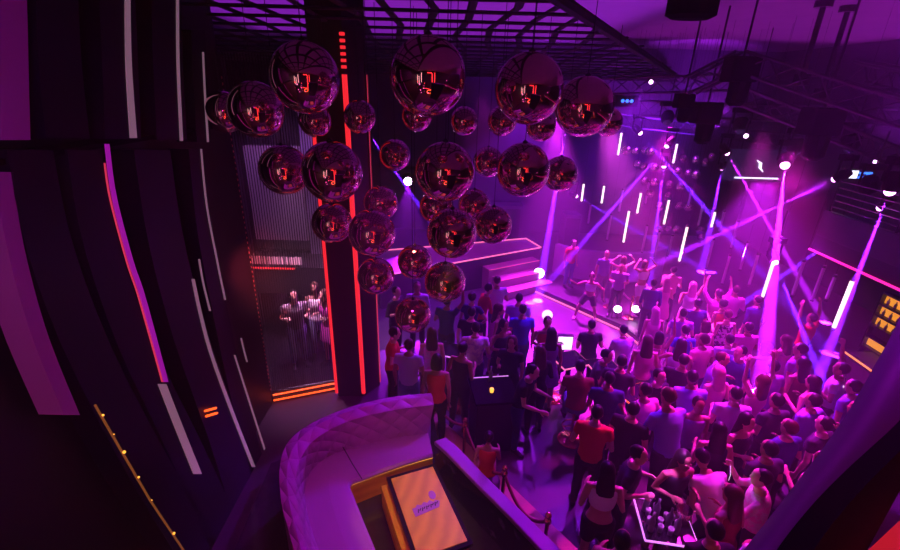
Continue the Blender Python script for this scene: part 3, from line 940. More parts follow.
# ------------------------------------------------------------------ lighting trusses
def truss(p0, p1, w, label):
    p0, p1 = Vector(p0), Vector(p1)
    t = thing('lighting_truss', label, 'truss', p0, 0, 'lighting trusses over the dance floor')
    d = (p1 - p0)
    L = d.length
    dn = d.normalized()
    u, v = frame_of(dn)
    cs = [u * w + v * w, u * w - v * w, -u * w - v * w, -u * w + v * w]
    for c in cs:
        b = BM(); tube(b, [c, c + d], .028, 6); obj('chord', b, M['truss'], t)
    b = BM()
    n = max(3, int(L / (2.2 * w)))
    for k in range(n):
        a, e = dn * (L * k / n), dn * (L * (k + 1) / n)
        for i in range(4):
            c, g = cs[i], cs[(i + 1) % 4]
            tube(b, [a + (c if k % 2 else g), e + (g if k % 2 else c)], .013, 5)
    obj('bracing', b, M['truss'], t)
    return t


truss(P(560, 88, y=11), P(742, 82, y=10.5), .16, 'long truss running left to right just beyond the ceiling lattice')
truss(P(742, 62, y=8.6), P(925, 122, y=7.0), .16, 'truss sloping down to the right edge, nearest under the bare ceiling')
truss(P(690, 86, y=9.2), P(742, 60, y=8.6), .15, 'short truss rising to the dark hoist')
truss(P(640, 108, y=12), P(905, 118, y=11), .17, 'truss behind the hoists carrying the beam lamps')
truss(P(600, 118, y=14), P(800, 142, y=13), .15, 'farthest truss low over the distant ball cluster')
truss(P(730, 92, y=9.4), P(905, 160, y=8.2), .14, 'lower truss sloping to the right above the small display')
truss(P(860, 72, y=8.0), P(925, 88, y=6.5), .14, 'truss stub at the upper right edge')

# hoists and hanging poles
for (a, c_, y, r, lab) in (((804, 6), (802, 78), 8.8, .045, 'tall dark pole dropping from the ceiling to the sloping truss'), ((826, 44), (822, 92), 9.2, .045, 'shorter dark pole right of the tall one')):
    p0, p1 = P(*a, y=y), P(*c_, y=y)
    t = thing('hanging_pole', lab, 'pole', p1)
    zt = CEIL - p1.z
    b = BM(); tube(b, [(0, 0, 0), (0, 0, zt)], r, 8); obj('pole', b, M['black'], t)
    b = BM(); tube(b, [(0, 0, zt - .1), (0, 0, zt)], r * 3, 12); obj('ceiling_plate', b, M['black'], t)
    b = BM(); add_box(b, (-.09, -.09, -.12), (.09, .09, .06)); obj('clamp', b, M['black'], t)
def hoist(px, py, y, s, label):
    p = P(px, py, y=y)
    t = thing('chain_hoist', label, 'hoist', p)
    b = BM(); add_box(b, (-.22 * s, -.16 * s, -.2 * s), (.22 * s, .16 * s, .16 * s)); obj('motor', b, M['matte_black'], t, bevel=.03)
    b = BM(); rings_loft(b, [((.05, 0, -.55 * s), .08 * s, .08 * s), ((.05, 0, -.5 * s), .14 * s, .14 * s), ((.05, 0, -.201 * s), .15 * s, .15 * s)], 12); obj('chain_bag', b, M['matte_black'], t)
    b = BM(); tube(b, [(0, 0, .16 * s), (0, 0, max(.3, CEIL - p.z))], .02, 6); obj('chain', b, M['black'], t)
hoist(741, 68, 8.5, 1.1, 'big dark chain hoist at the peak of the trusses')
hoist(821, 120, 8.4, 1.25, 'dark chain hoist hanging low at right, left of the small display')
hoist(706, 112, 9.5, 1.1, 'dark chain hoist left of the video screen')
hoist(684, 100, 10, .8, 'small dark chain hoist above the distant ball cluster')
# ceiling fan-coil silhouette at the top edge
for (px, py, y, s, lab) in ((692, 8, 6.2, 1.0, 'dark ceiling speaker silhouetted at the top edge, right of the lattice'),):
    p = P(px, py, y=y)
    t = thing('ceiling_speaker', lab, 'speaker', p)
    b = BM(); rings_loft(b, [((0, 0, -.12), .22, .14), ((0, 0, -.08), .3, .2), ((0, 0, .1), .3, .2), ((0, 0, .14), .24, .16)], 16); obj('cabinet', b, M['matte_black'], t)
    b = BM(); tube(b, [(0, 0, .14), (0, 0, max(.2, CEIL - p.z))], .03, 6); obj('bracket', b, M['black'], t)

# ------------------------------------------------------------------ beam lamps (moving heads) with real spot lights
def moving_head(src, y, tgt, tz, col, W, deg, label, cat='stage light', lens=.06, bm_on=True, lensmat='lens_pink'):
    p = P(*src, y=y)
    q = P(*tgt, z=tz)
    t = thing('beam_lamp', label, cat, p, 0, 'beam lamps on the trusses')
    d = (q - p).normalized()
    rot = d.to_track_quat('-Z', 'Y')
    mm = rot.to_matrix()
    b = BM()
    for k in ((-.02, .09), (.02, .09)): pass
    rings_loft(b, [(mm @ Vector((0, 0, z)), r_, r_, mm @ Vector((1, 0, 0)), mm @ Vector((0, 1, 0))) for z, r_ in ((.0, lens * 1.25), (.05, lens * 1.5), (.16, lens * 1.6), (.26, lens * 1.1))], 14)
    hd = obj('head', b, M['matte_black'], t)
    b = BM(); ball(b, (0, 0, 0), lens * .95, 16, 10); obj('lens', b, M[lensmat], hd)
    cc = mm @ Vector((0, 0, .13))
    b = BM()
    for sx in (-1, 1):
        e = cc + Vector((sx * lens * 1.9, 0, 0))
        tube(b, [e, Vector((e.x, e.y, .36))], .02, 6)
    add_box(b, (cc.x - lens * 2.2, cc.y - .07, .36), (cc.x + lens * 2.2, cc.y + .07, .46))
    obj('yoke', b, M['matte_black'], t)
    b = BM(); tube(b, [(cc.x, cc.y, .46), (cc.x, cc.y, min(1.0, CEIL - p.z))], .014, 6); obj('hook_clamp', b, M['dark_metal'], t)
    if bm_on:
        ld = bpy.data.lights.new('beam', 'SPOT')
        ld.energy = W
        ld.color = col
        ld.spot_size = R(deg)
        ld.spot_blend = .35
        ld.shadow_soft_size = .015
        lo_ = bpy.data.objects.new('beam_light', ld)
        COL.objects.link(lo_)
        lo_.location = p + d * (lens + .02)
        lo_.rotation_euler = rot.to_euler()
    return t


MAG, VIO, BLU = (.44, .010, 1), (.21, .010, 1), (.14, .010, 1)
BE = 1300000
moving_head((785, 165), 9.0, (752, 480), .6, MAG, BE * .85, 3.7, 'brightest beam lamp, its magenta beam dropping almost straight down at right', lens=.085)
moving_head((835, 179), 8.6, (640, 272), .8, (.36, .010, 1), BE * .9, 2.8, 'beam lamp at right shooting its magenta beam left over the crowd')
moving_head((890, 191), 6.3, (806, 410), .6, (.26, .010, 1), BE * .9, 3.4, 'beam lamp nearest the right edge, violet beam slanting down left', lens=.07)
moving_head((667, 146), 12.2, (566, 262), 1.2, VIO, BE * .9, 2.6, 'beam lamp over the distant ball cluster shooting down left')
moving_head((640, 133), 12.4, (778, 292), 1.2, BLU, BE * .9, 2.8, 'beam lamp left of the crossing beams shooting down right')
moving_head((727, 153), 11.6, (790, 262), 1.6, (.5, .012, 1), BE * 1.1, 2.4, 'beam lamp with a small pink face left of the video screen')
moving_head((722, 168), 12, (706, 250), 1.0, VIO, BE * .7, 4.0, 'broad violet lamp above the short light tube')
moving_head((664, 166), 12.6, (652, 262), 1.0, VIO, BE * .6, 4.0, 'broad violet lamp between the crossing beams and the light tubes')
moving_head((566, 128), 13.2, (543, 268), .9, VIO, BE * 1.1, 3.6, 'beam lamp behind the right end of the ball cluster lighting the stage corner')
moving_head((576, 196), 14.0, (670, 250), .8, BLU, BE * .6, 2.6, 'low beam lamp behind the second row of balls shooting right')
moving_head((366, 130), 13.5, (440, 235), 1.0, BLU, BE * .8, 3.0, 'beam lamp left of centre behind the pillar side balls')
moving_head((880, 208), 8.8, (748, 300), .8, BLU, BE * .9, 2.8, 'beam lamp behind the balcony rail sending a blue violet beam left')
moving_head((775, 262), 8.2, (838, 420), .8, BLU, BE * .35, 4.0, 'low hung lamp in the crossing of beams at right')
moving_head((408, 181), 15.0, (405, 330), .3, MAG, BE * .002, 30, 'bright violet lamp glowing behind the left balls', lens=.15, lensmat='lamp_white')
# floor standing blinders
for (px, py, z, lab, s) in ((538, 281, ZPL, 'bright white floor lamp at the corner of the stage', .17), (563, 274, ZPL, 'bright white floor lamp right of the stage corner one', .17),
                            (616, 318, ZPL, 'bright floor lamp on the platform edge, left of the pair', .10), (634, 318, ZPL, 'bright floor lamp on the platform edge, right of the pair', .10)):
    p = P(px, py, z=z)
    t = thing('floor_lamp', lab, 'stage light', p)
    rot = Vector((-p.x * .4, -p.y * .5, .4)).to_track_quat('-Z', 'Y').to_matrix()
    b = BM(); rings_loft(b, [(rot @ Vector((0, 0, zz)) + Vector((0, 0, .26)), r_, r_, rot @ Vector((1, 0, 0)), rot @ Vector((0, 1, 0))) for zz, r_ in ((0, s), (.12, s), (.2, s * .6))], 14); hd = obj('head', b, M['black'], t)
    b = BM(); rings_loft(b, [(rot @ Vector((0, 0, zz)) + Vector((0, 0, .26)), r_, r_, rot @ Vector((1, 0, 0)), rot @ Vector((0, 1, 0))) for zz, r_ in ((-.014, s * .94), (-.002, s * .94))], 14); obj('lens', b, M['lamp_white'], hd)
    b = BM(); tube(b, [(-.12, 0, 0), (-.12, 0, .26)], .015, 6); tube(b, [(.12, 0, 0), (.12, 0, .26)], .015, 6); tube(b, [(-.14, 0, .012), (.14, 0, .012)], .02, 6); obj('stand', b, M['black'], t)
# small dark wash lamps under the trusses
for (px, py, y, lab) in ((740, 130, 10.5, 'dark wash lamp under the truss, above the video screen'), (667, 122, 11.6, 'dark wash lamp under the truss, above the distant ball cluster'), (795, 152, 9.6, 'dark wash lamp right of the brightest beam lamp'),
                         (850, 148, 9.0, 'dark wash lamp above the small display'), (868, 190, 8.0, 'dark wash lamp left of the rightmost beam lamp')):
    moving_head((px, py), y, (px - 30, 330), .5, MAG, 0, 20, lab, lens=.1, bm_on=False, lensmat='screen_dark')
for (px, py, y, lab) in ((651, 82, 11.0, 'tiny bright work lamp on the long truss'), (746, 136, 10, 'tiny white indicator lamp under the hoist'), (876, 162, 9, 'tiny bluish white lamp right of the small display')):
    p = P(px, py, y=y)
    t = thing('work_lamp', lab, 'lamp', p)
    b = BM(); ball(b, (0, 0, 0), .045, 10, 8); obj('bulb', b, M['lamp_small'], t)
    b = BM(); tube(b, [(0, .03, .03), (0, .03, .3)], .02, 6); obj('bracket', b, M['black'], t)

# ------------------------------------------------------------------ people
DG = None


def remesh(bm, voxel, smooth=3):
    me = finish(bm, 'tmp')
    o = bpy.data.objects.new('tmp', me)
    COL.objects.link(o)
    m = o.modifiers.new('r', 'REMESH')
    m.mode = 'VOXEL'
    m.voxel_size = voxel
    s = o.modifiers.new('s', 'SMOOTH')
    s.factor = .5
    s.iterations = smooth
    dg = bpy.context.evaluated_depsgraph_get()
    dg.update()
    out = bpy.data.meshes.new_from_object(o.evaluated_get(dg))
    bpy.data.objects.remove(o)
    bpy.data.meshes.remove(me)
    for p in out.polygons:
        p.use_smooth = True
    return out


V = Vector
ARMS = {  # elbow offset from shoulder, wrist offset from elbow (outward x positive)
    'down': ((.05, .03, -.28), (.0, -.06, -.245)),
    'bent': ((.07, .03, -.27), (-.07, -.21, .10)),
    'fwd': ((.05, -.12, -.25), (-.03, -.24, .04)),
    'up': ((.13, -.08, .24), (-.03, -.05, .25)),
    'phone': ((.10, -.18, -.17), (-.04, -.10, .23)),
    'hip': ((.19, .06, -.20), (-.13, -.08, -.15)),
    'head': ((.24, -.03, .13), (-.15, .05, .17)),
    'side': ((.24, -.04, -.12), (.14, -.12, .16)),
    'low': ((.06, -.06, -.28), (-.05, -.18, -.17)),
    'wide': ((.22, .0, -.16), (.05, -.10, -.22)),
}
POSES = {  # pelvis height, lean, legs ((knee),(ankle)) x2, arms
    'stand': (.93, 4, ((.10, -.02, .50), (.11, .02, .085)), ((.10, -.02, .50), (.11, .02, .085)), 'down', 'down'),
    'drink': (.93, 2, ((.11, -.03, .50), (.13, .0, .085)), ((.10, .0, .50), (.11, .04, .085)), 'bent', 'down'),
    'talk': (.93, 5, ((.11, -.03, .50), (.13, .0, .085)), ((.10, .0, .50), (.11, .04, .085)), 'bent', 'bent'),
    'reach': (.92, 14, ((.11, -.05, .50), (.12, -.04, .085)), ((.10, .03, .50), (.11, .08, .085)), 'fwd', 'fwd'),
    'cheer': (.93, 0, ((.11, -.03, .50), (.13, .0, .085)), ((.12, .0, .50), (.14, .04, .085)), 'up', 'bent'),
    'hands_up': (.93, -2, ((.11, -.05, .50), (.14, .02, .085)), ((.12, .0, .50), (.14, .04, .085)), 'up', 'up'),
    'phone': (.92, 6, ((.11, -.05, .50), (.13, .0, .085)), ((.12, .0, .50), (.13, .04, .085)), 'phone', 'phone'),
    'hips': (.93, 2, ((.12, -.03, .50), (.15, .02, .085)), ((.11, .0, .50), (.13, .03, .085)), 'hip', 'down'),
    'pose': (.93, 0, ((.08, -.05, .50), (.06, -.08, .085)), ((.10, .02, .50), (.12, .05, .085)), 'head', 'head'),
    'dance': (.82, 10, ((.26, -.20, .48), (.34, -.04, .085)), ((.22, -.16, .46), (.26, .08, .085)), 'side', 'wide'),
    'lean': (.90, 42, ((.11, -.06, .48), (.12, .02, .085)), ((.10, .02, .48), (.12, .08, .085)), 'fwd', 'low'),
    'sit': (.80, 10, ((.10, -.40, .76), (.11, -.34, .34)), ((.10, -.38, .74), (.10, -.40, .33)), 'fwd', 'bent'),
    'walk': (.92, 6, ((.09, -.14, .52), (.10, -.12, .085)), ((.09, .06, .49), (.10, .26, .14)), 'down', 'low'),
}


class Rig:
    def __init__(s, pose, sex):
        pz, lean, lR, lL, aR, aL = POSES[pose]
        s.pz = pz
        s.dz = pz - .93
        s.f = sex == 'f'
        s.T = Matrix.Translation(V((0, 0, pz))) @ Matrix.Rotation(R(lean), 4, 'X') @ Matrix.Translation(V((0, 0, -.93)))
        # keep the weight over the feet while leaning
        s.T = Matrix.Translation(V((0, .30 * math.sin(R(max(lean, 0))) , 0))) @ s.T if lean > 20 else s.T
        sw = .165 if s.f else .19
        s.sh, s.el, s.wr, s.hip, s.kn, s.an = {}, {}, {}, {}, {}, {}
        hipo = s.T @ V((0, 0, .93))
        for sx, leg, arm in ((-1, lR, aR), (1, lL, aL)):
            s.sh[sx] = V((sx * sw, 0, 1.405))
            e, w = ARMS[arm]
            s.el[sx] = s.sh[sx] + V((sx * e[0], e[1], e[2]))
            s.wr[sx] = s.el[sx] + V((sx * w[0], w[1], w[2]))
            s.sh[sx], s.el[sx], s.wr[sx] = s.T @ s.sh[sx], s.T @ s.el[sx], s.T @ s.wr[sx]
            s.hip[sx] = hipo + V((sx * .088, 0, -.01))
            s.kn[sx] = V((sx * leg[0][0], leg[0][1], leg[0][2]))
            s.an[sx] = V((sx * leg[1][0], leg[1][1], leg[1][2]))
        s.head = s.T @ V((0, -.015, 1.625))
        s.U = (s.T.to_3x3() @ V((1, 0, 0)), s.T.to_3x3() @ V((0, 1, 0)), s.T.to_3x3() @ V((0, 0, 1)))

    def torso(s, bm, k=1.0, z0=.84, z1=1.56, extra=0.0):
        if s.f:
            prof = [(.82, .12, .09), (.90, .168, .118), (.97, .155, .11), (1.06, .122, .092), (1.14, .122, .092), (1.24, .142, .118), (1.33, .150, .105), (1.40, .135, .08), (1.45, .07, .058), (1.50, .047, .05), (1.57, .046, .05)]
        else:
            prof = [(.82, .12, .09), (.90, .158, .115), (.97, .152, .108), (1.06, .142, .102), (1.14, .148, .105), (1.24, .168, .115), (1.33, .180, .112), (1.40, .160, .09), (1.45, .085, .07), (1.50, .056, .06), (1.57, .055, .058)]
        r = [(s.T @ V((0, 0, z)), rx * k + extra, ry * k + extra, s.U[0], s.U[1]) for z, rx, ry in prof if z0 <= z <= z1]
        rings_loft(bm, r, 18)

    def arm(s, bm, sx, k=1.0, t1=2.0, extra=0.0):
        f = .88 if s.f else 1.0
        sh, el, wr = s.sh[sx], s.el[sx], s.wr[sx]
        inn = sh + (s.T @ V((0, 0, 1.38)) - sh) * .35
        pts = [inn, sh, sh.lerp(el, .5), el, el.lerp(wr, .35), wr]
        rad = [x * f * k + extra for x in (.052, .052, .045, .037, .037, .025)]
        n = 6 if t1 >= 2 else (3 if t1 < 1 else 5)
        tube(bm, pts[:n], rad[:n], 10)

    def leg(s, bm, sx, k=1.0, t1=2.0, extra=0.0):
        h, kn, an = s.hip[sx], s.kn[sx], s.an[sx]
        pts = [h + V((0, 0, .03)), h.lerp(kn, .3), h.lerp(kn, .75), kn, kn.lerp(an, .3), kn.lerp(an, .75), an]
        rad = [x * k + extra for x in (.088, .086, .064, .053, .056, .040, .036)]
        n = 7 if t1 >= 2 else (3 if t1 < .8 else 4)
        tube(bm, pts[:n], rad[:n], 12)

    def foot(s, bm, sx, k=1.0):
        a = s.an[sx]
        z = a.z - .085
        o = V((sx * .02, 0, 0))
        rings_loft(bm, [(V((a.x, a.y + .055, z + .04)), .022 * k, .035 * k, V((1, 0, 0)), V((0, 0, 1))), (V((a.x, a.y + .02, z + .05)), .036 * k, .05 * k, V((1, 0, 0)), V((0, 0, 1))),
                        (V((a.x, a.y - .06, z + .04)) + o * .5, .040 * k, .038 * k, V((1, 0, 0)), V((0, 0, 1))), (V((a.x, a.y - .13, z + .026)) + o, .045 * k, .024 * k, V((1, 0, 0)), V((0, 0, 1))),
                        (V((a.x, a.y - .19, z + .02)) + o, .028 * k, .016 * k, V((1, 0, 0)), V((0, 0, 1)))], 10)

    def hand(s, bm, sx):
        w = s.wr[sx]
        d = (s.wr[sx] - s.el[sx]).normalized()
        side = (s.U[1] * -1)
        side = (side - d * side.dot(d))
        if side.length < .2:
            side = s.U[2] - d * s.U[2].dot(d)
        side.normalize()
        nn = d.cross(side) * sx
        f = .9 if s.f else 1.0
        rings_loft(bm, [(w - d * .02, .024 * f, .020 * f, side, nn), (w + d * .02, .030 * f, .017 * f, side, nn), (w + d * .06, .041 * f, .016 * f, side, nn), (w + d * .092, .040 * f, .013 * f, side, nn)], 10)
        for k, (o, L) in enumerate(((.030, .066), (.011, .076), (-.009, .072), (-.028, .056))):
            a = w + d * .082 + side * o * f
            m1 = a + d * L * .5 + nn * L * -.14
            tube(bm, [a, m1, m1 + d * L * .42 + nn * L * -.34], [.0105, .0098, .0082], 6)
        a = w + d * .03 + side * .028 * f
        m1 = a + d * .028 + side * .030 - nn * .008
        tube(bm, [a, m1, m1 + d * .034 + side * .006 - nn * .012], [.0125, .0112, .0092], 6)

    def headgeo(s, bm):
        c, (u, v, w) = s.head, s.U
        f = .95 if s.f else 1.0

        def rr(z, rx, ry, y=0): return (c + w * z + v * y, rx * f, ry * f, u, v)
        rings_loft(bm, [rr(-.118, .028, .030, -.045), rr(-.105, .042, .050, -.032), rr(-.075, .056, .072, -.016), rr(-.035, .066, .084, -.008), rr(.0, .071, .090, .0), rr(.035, .074, .094, .004), rr(.07, .068, .088, .006), rr(.098, .048, .064, .008), rr(.114, .018, .026, .008)], 20)
        tube(bm, [c + w * .012 - v * .088, c - w * .018 - v * .104, c - w * .028 - v * .092], [.008, .014, .010], 8)   # nose
        for sx in (-1, 1):
            m = Matrix.Translation(c + u * sx * .074 * f + v * .010 - w * .012) @ s.T.to_3x3().to_4x4() @ Matrix.Diagonal((.010, .018, .030, 1))
            bmesh.ops.create_uvsphere(bm, u_segments=8, v_segments=6, radius=1, matrix=m)
        tube(bm, [c - w * .055 - v * .082 - u * .02, c - w * .056 - v * .09, c - w * .055 - v * .082 + u * .02], [.006, .009, .006], 6)  # lips


MESH = {}
PH = mat('slot_placeholder', (.5, .5, .5))


def rig(pose, sex):
    k = ('rig', pose, sex)
    if k not in MESH:
        MESH[k] = Rig(pose, sex)
    return MESH[k]


def body_mesh(pose, sex):
    k = ('body', pose, sex)
    if k in MESH: return MESH[k]
    r = rig(pose, sex)
    b = BM()
    r.torso(b); r.headgeo(b)
    for sx in (-1, 1):
        r.arm(b, sx); r.leg(b, sx); r.foot(b, sx); r.hand(b, sx)
    me = remesh(b, .0125, 2)
    b = BM(); b.from_mesh(me)
    for f in b.faces: f.smooth = True
    n0 = len(b.faces)
    c, (u, v, w) = r.head, r.U
    for sx in (-1, 1):
        m = Matrix.Translation(c + u * sx * .031 - v * .081 + w * .008) @ r.T.to_3x3().to_4x4() @ Matrix.Diagonal((.014, .010, .008, 1))
        bmesh.ops.create_uvsphere(b, u_segments=8, v_segments=6, radius=1, matrix=m)
    b.faces.ensure_lookup_table()
    for f in list(b.faces)[n0:]: f.material_index = 1
    b.to_mesh(me); b.free()
    me.materials.clear()
    me.materials.append(PH); me.materials.append(M['matte_black'])
    me.name = 'person_body'
    MESH[k] = me
    return me


def cloth_mesh(kind, pose, sex):
    k = (kind, pose, sex)
    if k in MESH: return MESH[k]
    r = rig(pose, sex)
    b = BM()
    if kind in ('tee', 'longsleeve', 'vest', 'crop', 'jacket'):
        ex = .016 if kind != 'jacket' else .028
        r.torso(b, 1.0, {'crop': 1.12, 'jacket': .84}.get(kind, .86), 1.42 if kind in ('vest', 'crop') else 1.46, ex)
        if kind in ('tee',):
            for sx in (-1, 1): r.arm(b, sx, 1.0, .5, .013)
        if kind in ('longsleeve', 'jacket'):
            for sx in (-1, 1): r.arm(b, sx, 1.0, 1.5, .010 if kind == 'longsleeve' else .016); 
    elif kind in ('dress', 'longdress'):
        r.torso(b, 1.0, .86, 1.41, .014)
        zb = .52 if kind == 'dress' else .14
        h = (r.hip[-1] + r.hip[1]) / 2
        kn = (r.kn[-1] + r.kn[1]) / 2
        an = (r.an[-1] + r.an[1]) / 2
        spread = abs(r.kn[1].x - r.kn[-1].x) / 2
        low = kn if kind == 'dress' else an + V((0, 0, .06))
        if kind == 'dress': low = h.lerp(kn, .82)
        rings_loft(b, [(h + V((0, 0, .06)), .172, .125), (h.lerp(low, .25), .18 + spread * .2, .135), (h.lerp(low, .6), .175 + spread * .6, .14), (low, .165 + spread * .8, .14)], 18)
    elif kind in ('trousers', 'shorts', 'leggings'):
        r.torso(b, 1.0, .82, 1.0, .012)
        for sx in (-1, 1): r.leg(b, sx, 1.0, 2 if kind != 'shorts' else .7, .014 if kind == 'trousers' else (.020 if kind == 'shorts' else .006))
        for sx in (-1, 1): pass
    elif kind == 'skirt':
        r.torso(b, 1.0, .88, 1.0, .012)
        h = (r.hip[-1] + r.hip[1]) / 2
        kn = (r.kn[-1] + r.kn[1]) / 2
        low = h.lerp(kn, .7)
        rings_loft(b, [(h + V((0, 0, .05)), .170, .125), (h.lerp(low, .4), .19, .14), (low, .205, .16)], 18)
    me = remesh(b, .020, 3)
    me.materials.clear(); me.materials.append(PH)
    me.name = kind
    MESH[k] = me
    return me


def hair_mesh(kind, pose, sex):
    k = ('hair', kind, pose, sex)
    if k in MESH: return MESH[k]
    r = rig(pose, sex)
    b = BM()
    c, (u, v, w) = r.head, r.U
    m = Matrix.Translation(c + v * .022 + w * .026) @ r.T.to_3x3().to_4x4()
    if kind == 'short':
        bmesh.ops.create_uvsphere(b, u_segments=18, v_segments=12, radius=1, matrix=m @ Matrix.Diagonal((.081, .098, .100, 1)))
    elif kind == 'cap':
        bmesh.ops.create_uvsphere(b, u_segments=18, v_segments=12, radius=1, matrix=m @ Matrix.Diagonal((.083, .098, .094, 1)))
        rings_loft(b, [(c + w * .05 - v * .06, .068, .012, u, w), (c + w * .04 - v * .155, .052, .008, u, w)], 12)
    else:
        bmesh.ops.create_uvsphere(b, u_segments=18, v_segments=12, radius=1, matrix=m @ Matrix.Diagonal((.088, .102, .102, 1)))
        if kind == 'long':
            rings_loft(b, [(c + v * .045 + w * .03, .090, .070, u, v), (c + v * .055 - w * .08, .098, .062, u, v), (c + v * .075 - w * .20, .110, .05, u, v), (c + v * .095 - w * .33, .098, .036, u, v), (c + v * .10 - w * .42, .05, .02, u, v)], 14)
        elif kind == 'bob':
            rings_loft(b, [(c + v * .035 + w * .03, .092, .078, u, v), (c + v * .035 - w * .06, .100, .076, u, v), (c + v * .04 - w * .15, .092, .06, u, v)], 14)
        elif kind == 'bun':
            bmesh.ops.create_uvsphere(b, u_segments=12, v_segments=8, radius=.045, matrix=Matrix.Translation(c + v * .10 + w * .085))
    me = remesh(b, .016, 2)
    me.materials.clear(); me.materials.append(PH)
    me.name = 'hair'
    MESH[k] = me
    return me


def shoe_mesh(pose, sex, sx):
    k = ('shoe', pose, sex, sx)
    if k in MESH: return MESH[k]
    r = rig(pose, sex)
    b = BM()
    r.foot(b, sx, 1.18)
    me = finish(b, 'shoe', True)
    me.materials.append(PH)
    MESH[k] = me
    return me


CM = {}


def cmat(col, rough=.8, pat=None):
    k = (tuple(col), rough, pat)
    if k not in CM:
        if pat is None:
            CM[k] = mat('cloth', col, rough, spec=.2)
        else:
            CM[k] = mat('cloth_print', col, rough, spec=.2, noise=pat, nscale=16)
            cr = CM[k].node_tree
            n = [x for x in cr.nodes if x.type == 'TEX_NOISE'][0]
            rmp = cr.nodes.new('ShaderNodeValToRGB')
            rmp.color_ramp.elements[0].position = .47
            rmp.color_ramp.elements[1].position = .53
            mx = [x for x in cr.nodes if x.type == 'MIX'][0]
            cr.links.new(n.outputs['Fac'], rmp.inputs['Fac'])
            cr.links.new(rmp.outputs['Color'], mx.inputs[0])
    return CM[k]


C = {'black': (.012, .011, .014), 'white': (.80, .78, .80), 'red': (.62, .05, .04), 'maroon': (.22, .03, .04), 'blue': (.05, .06, .55), 'navy': (.03, .03, .14), 'jeans': (.10, .13, .30), 'palejeans': (.34, .38, .55), 'lilac': (.55, .42, .72), 'purple': (.30, .12, .48),
     'pink': (.80, .26, .48), 'grey': (.28, .26, .29), 'dark': (.035, .03, .045), 'orange': (.78, .16, .06), 'violet': (.26, .18, .70), 'brown': (.16, .07, .04), 'blond': (.55, .36, .16), 'magenta': (.75, .10, .60), 'cream': (.74, .64, .56), 'teal': (.10, .25, .38)}
SKIN = [(.60, .36, .27), (.50, .28, .20), (.66, .42, .33), (.38, .20, .14)]
HAIRC = {'k': (.012, .009, .010), 'b': (.07, .035, .02), 'y': (.45, .28, .12), 'p': (.6, .2, .35)}
PLACED = []


def slotmat(o, m):
    o.material_slots[0].link = 'OBJECT'
    o.material_slots[0].material = m


def put_person(loc, face, pose, sex, top, topc, bot, botc, hair, label, skin=None, sc=1.0, shoe='black', group='crowd on the dance floor', pat=None):
    t = thing('person', label, 'person', loc, R(face), group)
    t.scale = (sc,) * 3
    sk = SKIN[skin if skin is not None else len(PLACED) % 4]
    o = put('body', body_mesh(pose, sex), None, t); slotmat(o, cmat(sk, .5))
    if top:
        nm = {'tee': 'shirt', 'longsleeve': 'shirt', 'vest': 'top', 'crop': 'crop_top', 'jacket': 'jacket', 'dress': 'dress', 'longdress': 'dress'}[top]
        o = put(nm, cloth_mesh(top, pose, sex), None, t); slotmat(o, cmat(C[topc], .8, C[pat] if pat else None))
    if bot:
        o = put(bot, cloth_mesh(bot, pose, sex), None, t); slotmat(o, cmat(C[botc]))
    if hair:
        o = put('cap' if hair[0] == 'cap' else 'hair', hair_mesh(hair[0], pose, sex), None, t); slotmat(o, cmat(HAIRC[hair[1]], .45))
    for sx in (-1, 1):
        o = put('shoe', shoe_mesh(pose, sex, sx), None, t); slotmat(o, cmat(C[shoe], .4))
    PLACED.append((t, Vector(loc)))
    return t


def person(px, py, face, pose, sex, top, topc, bot, botc, hair, label, zf=0.0, sc=1.0, **k):
    r = rig(pose, sex)
    h = r.head * sc
    hp = P(px, py, z=zf + h.z)
    a = R(face)
    ox = h.x * math.cos(a) - h.y * math.sin(a)
    oy = h.x * math.sin(a) + h.y * math.cos(a)
    return put_person((hp.x - ox, hp.y - oy, zf), face, pose, sex, top, topc, bot, botc, hair, label, sc=sc, **k)


